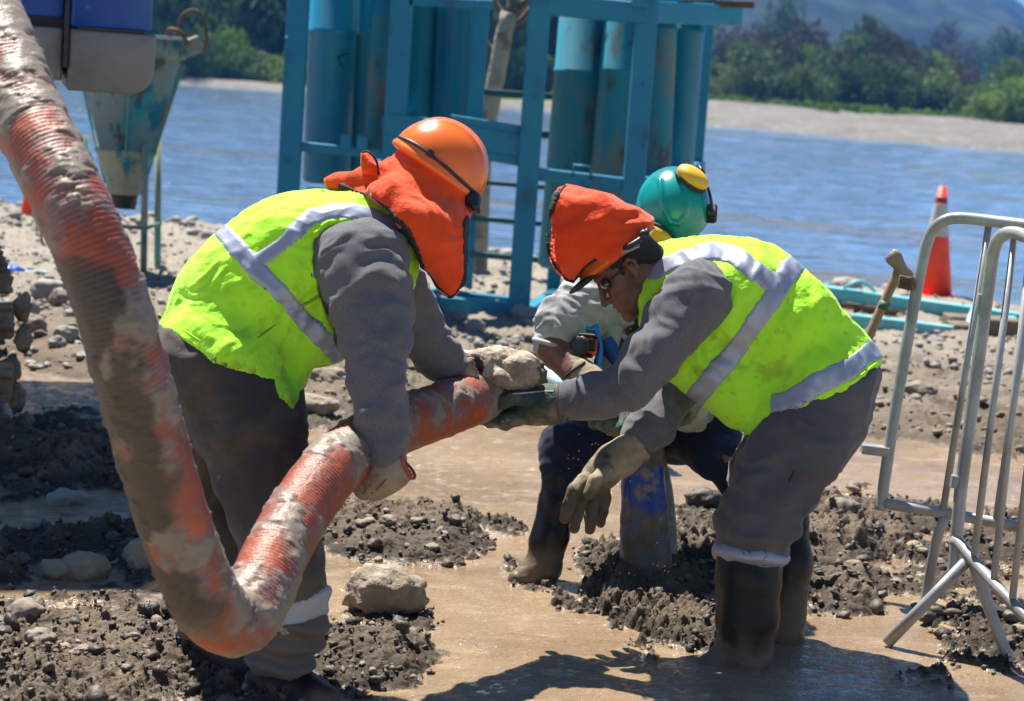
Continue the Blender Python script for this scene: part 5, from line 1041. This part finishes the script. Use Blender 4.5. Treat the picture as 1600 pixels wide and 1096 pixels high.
F2 = dirpx(0, 0, -.80, .60); U2 = dirpx(0, 0, -.60, -.80); S2 = np.cross(F2, U2); S2 = S2 if S2@cf < 0 else -S2; A2_ = np.array([F2, U2, S2]); E2 = at(984, 420, 6.12)
def hp(f, u, s): return E2+F2*f+U2*u+S2*s
def hc_(pts, k=.008):                                   # chain in head coordinates (metres)
    Q = [(hp(*p[:3]), p[3]) for p in pts]
    def f(P):
        o = None
        for (a, ra), (b_, rb) in zip(Q, Q[1:]): v = rcone(P, a, b_, ra, rb); o = v if o is None else smin(o, v, k)
        return o
    return S(f, np.min([q-r_ for q, r_ in Q], 0)-.01, np.max([q+r_ for q, r_ in Q], 0)+.01)
head2 = UN(.02, EL(hp(.0, .045, 0), (.100, .085, .076), A2_), EL(hp(.045, -.02, 0), (.052, .085, .062), A2_), hc_([(.02, -.07, .045, .018), (.075, -.108, .022, .018), (.086, -.112, 0, .019)], .02), hc_([(.02, -.07, -.045, .018), (.075, -.108, -.022, .018), (.086, -.112, 0, .019)], .02), EL(hp(.072, -.062, 0), (.034, .045, .042), A2_))
head2 = UN(.008, head2, hc_([(.098, .030, .0, .009), (.112, -.010, 0, .009), (.128, -.040, 0, .0115)]), hc_([(.110, -.043, .014, .009), (.110, -.043, -.014, .009)]), hc_([(.088, .030, .035, .010), (.100, .034, .012, .010), (.100, .034, -.012, .010), (.088, .030, -.035, .010)]), EL(hp(.075, -.022, .042), (.02, .018, .014), A2_), EL(hp(.075, -.022, -.042), (.02, .018, .014), A2_))
head2 = UN(.004, head2, hc_([(.086, -.069, .022, .0035), (.105, -.067, .010, .006), (.109, -.068, 0, .0065), (.105, -.067, -.010, .006), (.086, -.069, -.022, .0035)], .003), hc_([(.084, -.079, .020, .0035), (.101, -.081, .010, .0068), (.105, -.082, 0, .0075), (.101, -.081, -.010, .0068), (.084, -.079, -.020, .0035)], .003))
head2 = ssub(head2, hc_([(.088, -.074, .026, .0018), (.112, -.0745, 0, .0022), (.088, -.074, -.026, .0018)]), .003)
head2 = ssub(head2, hc_([(.082, -.035, .038, .002), (.086, -.062, .040, .003), (.074, -.085, .036, .002)]), .008)     # smile line
head2 = ssub(head2, EL(hp(.090, .008, .032), (.018, .014, .018), A2_), .012); head2 = ssub(head2, EL(hp(.090, .008, -.032), (.018, .014, .018), A2_), .012)
ear = UN(.004, hc_([(-.004, -.030, .072, .006), (-.016, -.010, .084, .0055), (-.018, .012, .090, .0055), (-.006, .028, .088, .0055), (.008, .022, .082, .005), (.010, .004, .078, .004)]), EL(hp(-.002, -.002, .074), (.014, .026, .007), A2_), EL(hp(.004, -.032, .073), (.008, .010, .006), A2_))
head2 = U(head2, ear, .005)
legsN2 = [(1288, 610, 6.08, 66), (1248, 690, 6.06, 60), (1206, 765, 6.05, 46), (1176, 850, 6.05, 36), (1166, 980, 6.05, 28), (1160, 1020, 6.05, 26)]
legsF2 = [(1270, 620, 6.28, 66), (1205, 735, 6.36, 42), (1226, 840, 6.36, 30), (1226, 980, 6.33, 26)]
armN2 = [(1078, 470, 5.99, 42), (1030, 540, 5.93, 33), (985, 604, 5.9, 28), (930, 622, 5.93, 22), (882, 630, 5.96, 18)]
armF2 = [(1085, 500, 6.32, 40), (1062, 590, 6.30, 32), (1024, 662, 6.2, 26), (972, 710, 6.14, 18)]
tc2 = tor2 & out2
body2 = UN(.03, tc2.off(-.03), CH(*legsN2, k=.03), CH(*legsF2, k=.03), CH(*armN2, k=.02), CH(*armF2, k=.02)); body2 = UN(.02, body2, hc_([(-.02, -.03, 0, .056), (-.08, -.075, 0, .052), (-.12, -.11, 0, .055)], .02), head2)
solid('body', body2, M_SKIN, w2, .0046, relax=1)
hair = UN(.01, EL(hp(-.006, .047, 0), (.104, .087, .079), A2_), hc_([(-.06, .0, 0, .058), (-.085, -.045, 0, .045)], .02))
hair = ssub(hair, hc_([(.03, -.02, .09, .052), (-.004, -.010, .10, .036)]), .006); hair = ssub(hair, hc_([(.16, .02, -.1, .09), (.16, .02, .1, .09)]), .01); hair = ssub(hair, hc_([(.03, -.02, -.09, .052), (-.004, -.010, -.10, .036)]), .006)
hr = solid('hair', UN(.004, hair, hc_([(.026, .028, .070, .006), (.030, .002, .069, .004), (.029, -.012, .067, .002)])), M_HAIR, w2, .004, disp=folds(.0018, .02, dirpx(0, 0, 1, -.6), 2, 3.))
sd2, dsp2 = helmet(w2, hp(.005, .055, 0), A2_, (.135, .115, .112), M_ORH, cut=.0, brim=.01)
h2 = solid('helmet', sd2, M_ORH, w2, .005, disp=dsp2)
vis = EL(hp(.128, .050, 0), (.068, .012, .088), A2_); vis = ssub(vis, EL(hp(.10, .020, 0), (.07, .026, .08), A2_), .005); solid('visor', vis, M_BLK, h2, .0035, disp=lambda V, N: .001*fbm(V[:, 0]*40, V[:, 1]*40, V[:, 2]*40, 2))
b = MB(); b.tube(smoothcurve([at(1012, 360, 6.02), at(1003, 372, 5.99), at(985, 384, 5.98), at(966, 392, 6.0)], 20), [.009]*20, 10); b.obj('rear_strap', M_BLK, h2, True)
b = MB(); b.tube(smoothcurve([at(998, 384, 6.0), at(980, 392, 5.985), at(960, 394, 6.0)], 12), .006, 8); b.obj('cradle', M('grey_cradle', (.25, .26, .27), .5), h2, True)
b = MB(); b.lathe([(.004, 0), (.016, .004), (.017, .016), (.010, .022)], at(1006, 368, 6.0), 16, [dirpx(0, 0, 1, 0), dirpx(0, 0, 0, 1), -cf]); b.obj('adjuster', M_BLK, h2, True)
flp = [(884, 286), (905, 296), (960, 314), (1000, 333), (1016, 345), (1013, 356), (1002, 367), (985, 386), (972, 396), (955, 402), (930, 407), (912, 420), (897, 443), (884, 440), (858, 404), (851, 375), (858, 335), (868, 305)]
bag = UN(.04, CH((1000, 350, 6.12, 20), (960, 358, 6.12, 48), (915, 362, 6.12, 66), (868, 362, 6.12, 78), k=.05), EL(hp(.005, .06, 0), (.15, .135, .125), A2_))
bag2 = ssub(bag, UN(.04, CH((905, 362, 6.12, 50), (860, 362, 6.12, 70), (820, 362, 6.12, 80), k=.05)), .01) & POLY(flp)
bag2 = bag2 - S(lambda P, c=hp(0, .062, 0).astype(np.float32), u=U2.astype(np.float32): np.maximum(((P-c)@u), -((P-c)@F2.astype(np.float32))*0-9), (-9,)*3, (9,)*3)
ff2 = add(folds(.013, .14, dirpx(0, 0, .3, .9), 2.2, 21.), folds(.005, .06, dirpx(0, 0, .5, -.8), 2.2, 22.), lambda V, N: .012*perlin(V[:, 0]*7, V[:, 1]*7, V[:, 2]*7))
f2 = solid('neck_flap', bag2, M_ORC, w2, .005, disp=ff2, relax=2)
solid('flap_binding', bag2.off(.003) & BAND([(884, 288), (870, 306), (860, 335), (853, 374), (860, 403), (885, 438), (896, 441), (912, 419), (930, 406)], 1.5, near=6.12), M_PIPING, f2, .003, disp=ff2, relax=1)
gs = MB(); gs.tube(smoothcurve([hp(-.012, .014, .082), hp(.03, .010, .078), hp(.075, .008, .066)], 16), .0028, 8); sg = gs.obj('sunglasses', M_BLK, w2, True)
ln = EL(hp(.088, .004, .030), (.018, .020, .034), A2_); ln2 = EL(hp(.088, .004, -.030), (.018, .020, .034), A2_); solid('lens', UN(.004, ln, ln2) , M('dark_lens', (.015, .02, .03), .06, 0, .8, coat=1), sg, .003, relax=2)
sh2 = UN(.03, tc2.off(-.014), CH((1092, 462, 5.99, 52), (1052, 510, 5.96, 46), (1020, 555, 5.92, 40), (985, 602, 5.9, 36), (930, 620, 5.93, 32), (882, 629, 5.96, 29), k=.03), CH((1085, 510, 6.31, 54), (1058, 596, 6.29, 37), (1022, 660, 6.2, 34), (1002, 684, 6.16, 28), k=.03))
sf2 = add(folds(.010, .13, dirpx(0, 0, -.7, .7), 2.4, 31.), folds(.0070, .055, dirpx(0, 0, -.9, .3), 2.4, 33.), lambda V, N: .006*perlin(V[:, 0]*9, V[:, 1]*9, V[:, 2]*9))
sc2 = POLY([(1012, 400), (1200, 400), (1200, 560), (1090, 700), (1030, 740), (980, 760), (930, 700), (990, 648), (873, 664), (870, 594), (960, 560), (985, 500)])
solid('shirt', sh2 & sc2, M_SHIRT, w2, .0055, disp=sf2, relax=1)
trN2 = CH((1286, 602, 6.08, 86), (1254, 690, 6.06, 79), (1212, 762, 6.05, 63), (1182, 822, 6.05, 54), (1172, 876, 6.05, 47), k=.05); trF2 = CH((1280, 610, 6.26, 86), (1200, 715, 6.35, 56), (1196, 745, 6.36, 50), (1222, 838, 6.36, 34), k=.05)
tro2 = UN(.05, trN2, trF2) & POLY([(1376, 560), (1366, 600), (1346, 680), (1296, 748), (1250, 815), (1224, 870), (1220, 884), (1124, 868), (1122, 825), (1142, 760), (1140, 735), (1164, 690), (1168, 600), (1250, 560)])
tro2 = tro2 - out2
tf2 = add(folds(.012, .20, dirpx(0, 0, .5, .9), 2.4, 41.), folds(.009, .08, dirpx(0, 0, -.4, .9), 2.6, 47.), lambda V, N: .008*perlin(V[:, 0]*6, V[:, 1]*6, V[:, 2]*6), lambda V, N: .010*np.sin(V[:, 2]*80+3*perlin(V[:, 0]*8, V[:, 1]*8, V[:, 2]*8))*sstep(.55, .35, V[:, 2]))
tm2 = solid('trousers', tro2, M_TRO2, w2, .0062, disp=tf2, attrs=mudby(.28, .42, 1), relax=1)
solid('reflective_strip', trN2.off(.003) & BAND([(1115, 858), (1150, 868), (1190, 876), (1230, 878)], 8) & POLY([(1110, 800), (1240, 800), (1220, 888), (1122, 872)]).off(.003), M_SILV, tm2, .005, disp=tf2)
for xy in ([(1212, 655), (1225, 672), (1248, 668), (1262, 640)], [(1316, 610), (1314, 650), (1296, 690)], [(1256, 700), (1230, 760), (1196, 830)]): dline('seam', tro2, xy, 5.6, .0018, M_SEAM, tm2)
boot('boot', w2, [(1171, 868, 6.05, 50), (1169, 905, 6.05, 48), (1168, 960, 6.05, 46), (1162, 1035, 6.05, 44)], [(1150, 1030, 6.05, 34), (1112, 1045, 6.04, 24)], -.05, mud=(.0, .12))
boot('boot', w2, [(1232, 810, 6.36, 32), (1234, 880, 6.35, 32), (1226, 1000, 6.33, 30)], None, -.05, mud=(.05, .3))
zb_ = at(1171, 868, 6.05)[2]
gl = UN(.010, CH((876, 629, 5.96, 31), (858, 632, 5.97, 30), (834, 636, 5.99, 27), (812, 642, 6.01, 22), k=.02), CH((846, 622, 5.96, 13), (812, 622, 5.93, 11), (786, 628, 5.92, 10), (774, 634, 5.93, 8)), CH((818, 648, 5.98, 13), (790, 656, 5.96, 12), (766, 658, 5.97, 10), (754, 656, 6.0, 8)), CH((818, 650, 6.02, 13), (790, 660, 6.03, 12), (766, 656, 6.08, 10)), CH((820, 648, 6.06, 12), (795, 658, 6.10, 11), (775, 650, 6.14, 9)), CH((822, 644, 6.1, 11), (802, 652, 6.15, 10), (785, 642, 6.2, 9)))
gl = ssub(gl, CH((895, 628, 5.96, 27), (872, 629, 5.96, 27), k=0), .004)
g3 = solid('glove', gl, M_GLOVEG, w2, .0045, disp=folds(.0025, .04, dirpx(0, 0, 1, .2), 2.4, 51.))
dline('cuff_edge', CH((895, 628, 5.96, 31), (858, 630, 5.96, 31)), [(873, 600), (871, 615), (871, 640), (876, 657)], 5.6, .004, M_BROWNC, g3); dline('thumb_seam', gl, [(866, 612), (846, 612), (824, 614), (800, 616)], 5.6, .0025, M_WHITE, g3)
gl = UN(.009, CH((994, 699, 6.14, 27), (972, 714, 6.14, 28), (956, 724, 6.14, 27), (938, 742, 6.13, 25), (922, 756, 6.12, 20), k=.02), CH((912, 752, 6.09, 13), (898, 768, 6.07, 11.5), (888, 792, 6.07, 10.5), (883, 811, 6.08, 8.5)), CH((916, 760, 6.12, 12), (906, 784, 6.11, 11), (900, 806, 6.11, 10), (897, 826, 6.12, 8)), CH((928, 762, 6.15, 12.5), (925, 786, 6.15, 11), (923, 808, 6.15, 10), (922, 828, 6.16, 8)), CH((942, 758, 6.16, 12), (944, 780, 6.18, 10), (941, 800, 6.19, 9), (938, 817, 6.2, 7.5)), CH((946, 738, 6.07, 13), (930, 752, 6.03, 11), (920, 772, 6.02, 9)))
gl = ssub(gl, CH((1016, 684, 6.14, 27), (998, 696, 6.14, 22), k=0), .004)
g4 = solid('glove', gl, M_GLOVE, w2, .0042, disp=folds(.0022, .035, dirpx(0, 0, .6, .8), 2.4, 53.), attrs=lambda V: {'mud': np.clip(sstep(742, 778, px(V)[1]+14*fbm(V[:, 0]*30, V[:, 1]*30, V[:, 2]*30, 3)), 0, 1)*.9})
dline('finger_dip', gl, [(893, 758), (902, 776), (897, 800)], 5.6, .002, M_GLOVEG, g4)

# ================================================================== crouching worker behind
w3 = thing('person', G(960, 880), 'worker in teal helmet with yellow ear muffs crouching behind the other two', 'person')
hc3 = at(1052, 322, 6.90); F3 = dirpx(0, 0, .05, 1)*.55-cf*.83; F3 /= np.linalg.norm(F3); U3 = -cf*.52-dirpx(0, 0, 0, 1)*.80; U3 = U3-F3*(U3@F3); U3 /= np.linalg.norm(U3); S3 = np.cross(F3, U3); A3_ = np.array([F3, U3, S3])
ul = dirpx(0, 0, -.05, -1); U3 = ul*.62-cf*.78; U3 /= np.linalg.norm(U3); S3 = dirpx(0, 0, 1, .12); S3 = S3-U3*(S3@U3); S3 /= np.linalg.norm(S3); F3 = np.cross(U3, S3); F3 = F3 if F3@dirpx(0, 0, 0, 1) > 0 else -F3; A3_ = np.array([F3, U3, S3])
sd3, _ = helmet(w3, hc3, A3_, (.143, .130, .128), M_TEALH, cut=-.02, ridge=0, brim=.008)
def dsp3(V, N):
    x_, y_, d_ = px(V); 
    Q = np.array([(1032, 283), (1034, 305), (1039, 330), (1048, 347), (1061, 349), (1071, 338), (1074, 315), (1070, 288)], float); best = np.full(len(V), 1e9)
    for (x0, y0), (x1, y1) in zip(Q, Q[1:]):
        ex, ey = x1-x0, y1-y0; h = np.clip(((x_-x0)*ex+(y_-y0)*ey)/(ex*ex+ey*ey), 0, 1); best = np.minimum(best, (x_-x0-ex*h)**2+(y_-y0-ey*h)**2)
    return .009*np.exp(-best/14.)*(d_ < 6.95)
h3 = solid('helmet', sd3, M_TEALH, w3, .0045, disp=dsp3, relax=2)
def muff(x, y, d, ang, label=None):
    a = math.radians(ang); n_ = dirpx(0, 0, math.cos(a), math.sin(a))*.9-cf*.45; n_ /= np.linalg.norm(n_); s_ = np.cross(n_, cf); s_ /= np.linalg.norm(s_); t_ = np.cross(n_, s_); A_ = np.array([s_, t_, n_]); c_ = at(x, y, d)
    m_ = solid('ear_muff', EL(c_, (.062, .048, .032), A_), M_YEL, w3, .004); e = EL(c_-n_*.018, (.064, .050, .018), A_); solid('seal', e, M_FOAM, m_, .004); return m_
muff(1083, 277, 6.81, -55); muff(1026, 371, 6.80, 120)
b = MB(); b.tube(smoothcurve([at(1092, 268, 6.86), at(1100, 280, 6.83), at(1108, 300, 6.82), at(1112, 322, 6.82), at(1110, 340, 6.84)], 24), .005, 8); b.obj('muff_arm', M_BLK, w3, True)
b = MB(); b.tube([at(1092, 260, 6.88), at(1100, 272, 6.86)], .007, 8); b.obj('muff_arm_tip', M_BLK, w3, True)
b = MB(); b.box(at(1111, 334, 6.86), (.042, .05, .060), A3_[[2, 0, 1]], .008); b.obj('muff_hinge', M_BLK, w3)
tor3 = UN(.05, CH((1050, 415, 7.08, 44), (1040, 470, 7.15, 72), (1045, 560, 7.3, 88), (1060, 630, 7.35, 80), k=.05), CH((965, 462, 7.02, 46), (1095, 470, 7.1, 40), k=.04))
arm3 = [(958, 458, 7.0, 40), (892, 500, 6.92, 33), (872, 546, 6.86, 31), (903, 584, 6.78, 24), (925, 602, 6.74, 17)]
armR3 = [(1095, 475, 7.08, 36), (1110, 570, 6.95, 30), (1075, 640, 6.82, 24)]
lg3 = [(1040, 645, 7.25, 56), (950, 680, 7.02, 40), (886, 702, 6.9, 31), (872, 780, 6.87, 24), (848, 880, 6.87, 20)]; lg3b = [(1075, 640, 7.25, 56), (1125, 712, 6.95, 34), (1195, 820, 7.05, 26), (1215, 900, 7.0, 22)]
body3 = UN(.03, tor3.off(-.02), CH(*arm3, k=.02), CH(*armR3, k=.02), CH(*lg3, k=.02), CH(*lg3b, k=.02), CH((1050, 400, 7.05, 36), (1052, 345, 6.98, 44)))
solid('body', body3, M_SKIN, w3, .0065, disp=lambda V, N: .0012*fbm(V[:, 0]*60, V[:, 1]*60, V[:, 2]*60, 2))
sh3 = UN(.03, tor3.off(-.008), CH((960, 456, 6.99, 50), (915, 480, 6.94, 45), (884, 505, 6.90, 40), (870, 527, 6.88, 35), k=.03), CH(*[(x, y, d, r_+8) for x, y, d, r_ in armR3], k=.03))
solid('shirt', sh3 & POLY([(800, 400), (1240, 380), (1240, 720), (1000, 720), (930, 620), (915, 600), (850, 610), (800, 560)]), M_SHIRT2, w3, .006, disp=add(folds(.016, .10, dirpx(0, 0, -.3, .9), 2.4, 61.), folds(.010, .05, dirpx(0, 0, -.2, .9), 2.2, 63.)), relax=1)
b = MB(); cc = at(869, 541, 6.87); ax_ = dirpx(880, 515, 866, 560); s1 = np.cross(ax_, cf); s1 /= np.linalg.norm(s1); s2 = np.cross(ax_, s1); b.tube([cc+.079*math.cos(a)*s1+.076*math.sin(a)*s2 for a in np.linspace(0, 2*math.pi, 33)[:-1]], .009, 8, closed=True); b.obj('rolled_cuff', M_SHIRT2, w3, True)
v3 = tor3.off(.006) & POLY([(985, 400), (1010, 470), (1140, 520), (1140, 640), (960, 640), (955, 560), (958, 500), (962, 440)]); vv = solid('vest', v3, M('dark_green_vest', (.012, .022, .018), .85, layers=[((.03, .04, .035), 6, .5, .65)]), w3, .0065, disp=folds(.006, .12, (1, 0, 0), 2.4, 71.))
dpatch('reflective_panel', v3, [(965, 480), (988, 492), (985, 540), (966, 530)], 6.5, M_WHITE, vv, 8, .004)
def ribbon(name, pts, w_, mat, parent):
    P = smoothcurve([at(*p) for p in pts], 30); t_ = np.gradient(P, axis=0); s_ = np.cross(t_, cf); s_ /= np.linalg.norm(s_, axis=1)[:, None]; k = w_*(1+.25*np.sin(np.linspace(0, 9, 30)))[:, None]
    V = np.concatenate([P-s_*k, P-cf*.006+s_*k*.1, P+s_*k, P+cf*.003]); i = np.arange(30); F = []
    for a, c_ in ((0, 30), (30, 60), (60, 90), (90, 0)): F += [(i_+a, i_+c_, i_+1+c_, i_+1+a) for i_ in range(29)]
    return mesh(name, V, F, mat, parent, True)
M_RIB = M('blue_ribbon', (.01, .22, .72), .4, coat=.2, bump=[(40, .4, .003)]); M_RIBD = M('deep_blue_cloth', (.006, .06, .28), .7, bump=[(40, .5, .004)])
ribbon('neck_ribbon', [(936, 470, 6.88), (933, 490, 6.86), (930, 512, 6.84), (938, 540, 6.82), (934, 570, 6.8), (938, 592, 6.8)], .012, M_RIB, w3); ribbon('neck_ribbon', [(930, 512, 6.84), (922, 516, 6.83), (914, 512, 6.83)], .008, M_RIB, w3)
ribbon('apron_edge', [(945, 530, 6.86), (960, 560, 6.86), (972, 590, 6.86), (984, 606, 6.88)], .024, M_RIBD, w3)
solid('shirt_front', CH((962, 470, 7.0, 20), (950, 540, 6.95, 17), (948, 600, 6.92, 17)), M_SHIRT2, w3, .006, disp=folds(.005, .08, dirpx(0, 0, .2, 1), 2.2, 66.))
tp = thing('tape_measure', at(916, 545, 6.80), 'small orange and black tape measure hanging from the crouching worker\'s blue ribbon', 'tape measure'); ta = np.array([dirpx(0, 0, 1, .1), dirpx(0, 0, -.1, 1), -cf])
b = MB(); b.box(at(919, 541, 6.80), (.062, .082, .045), ta, .016); b.obj('case', M('tape_orange', (.80, .09, .02), .4), tp, True)
b = MB(); b.lathe([(.0, 0), (.034, 0), (.036, .006), (.030, .012), (.012, .012), (.0, .012)], at(908, 541, 6.775), 24, [ta[1], -cf*.0+ta[2]*.5+ta[0]*0+np.cross(ta[1], ta[2])*0+ta[0]*.85, -ta[0]*.8-cf*.6], cap=False); b.obj('dial', M_BLK, tp, True)
b = MB(); b.box(at(925, 540, 6.79), (.026, .040, .05), ta, .004); b.obj('label', M_BLK, tp); b = MB(); b.box(at(917, 524, 6.795), (.06, .012, .05), ta, .004); b.obj('grip', M_BLK, tp)
b = MB(); b.box(at(911, 562, 6.79), (.02, .02, .02), ta, .004); b.obj('blade_hook', M_RUST, tp)
gl = UN(.010, CH((908, 584, 6.77, 25), (924, 598, 6.74, 24), (938, 606, 6.72, 20), k=.02), *[CH((938+o*4, 602+o*5, 6.72+.03*o, 10), (958+o*3, 612+o*5, 6.71+.03*o, 9)) for o in range(4)], CH((928, 590, 6.70, 10), (946, 594, 6.68, 9))); gl = ssub(gl, CH((896, 572, 6.80, 23), (908, 586, 6.775, 21), k=0), .004); g5 = solid('glove', gl, M_GLOVE, w3, .005)
dline('cuff_edge', CH((890, 570, 6.8, 26), (924, 598, 6.74, 25)), [(880, 592), (894, 580), (914, 566)], 6.4, .004, M_PIPING, g5)
gl = UN(.009, CH((1000, 640, 6.7, 24), (978, 652, 6.7, 24), k=.02), *[CH((976-o*11, 652-o*2, 6.66+.02*o, 11), (972-o*14, 670-o*3, 6.63+.02*o, 10), (978-o*12, 684-o*6, 6.65+.02*o, 9)) for o in range(4)]); solid('glove', gl, M_GLOVEG, w3, .005, disp=folds(.002, .04, dirpx(0, 0, 0, 1), 2.4, 83.))
gl = UN(.009, CH((1082, 628, 6.8, 27), (1062, 640, 6.76, 25), (1042, 650, 6.74, 20), k=.02), *[CH((1040-o*3, 646+o*5, 6.72+.03*o, 10), (1020-o*2, 655+o*5, 6.72+.03*o, 9)) for o in range(4)]); solid('glove', gl, M_GLOVEG, w3, .005, disp=folds(.002, .04, dirpx(0, 0, 0, 1), 2.4, 81.))
tro3 = UN(.04, CH(*[(x, y, d, r_+9) for x, y, d, r_ in lg3[:3]]+[(877, 738, 6.88, 31)], k=.03), CH((1075, 640, 7.25, 66), (1122, 706, 6.97, 44), (1140, 735, 6.96, 26), (1200, 860, 7.05, 30), k=.02), CH((1050, 620, 7.3, 80), (1060, 650, 7.3, 78)))
solid('trousers', tro3, M_NAVY, w3, .006, disp=add(folds(.009, .15, dirpx(0, 0, -.6, .7), 2.4, 91.), folds(.005, .07, dirpx(0, 0, -.3, .9), 2.4, 93.)), attrs=mudby(.1, .25, 1))
boot('boot', w3, [(877, 742, 6.87, 30), (872, 790, 6.87, 28), (858, 840, 6.87, 27), (848, 885, 6.87, 27)], [(846, 890, 6.87, 24), (822, 902, 6.85, 17), (806, 906, 6.84, 12)], -.05, mud=(.04, .17))
boot('boot', w3, [(1195, 820, 7.05, 28), (1215, 905, 7.0, 26)], None, -.05, mud=(.05, .3))
# mud drops thrown up by the work
g_ = np.random.default_rng(12); V = []; F = []
for k in range(150):
    x_, y_ = (g_.normal(945, 26), g_.normal(728, 26)) if k % 3 else (g_.uniform(930, 1060), g_.uniform(740, 900)); c_ = at(x_, y_, g_.uniform(6.2, 6.6)); r_ = g_.uniform(.0008, .0024); n0 = 12*k; V += list(c_+IV0*r_); F += (IF0+n0).tolist()
tag(mesh('mud_splash', np.array(V), F, M_MUDSTONE, None, True), 'spray of small pale mud drops in the air between the hanging glove and the casing', 'mud', kind='stuff')
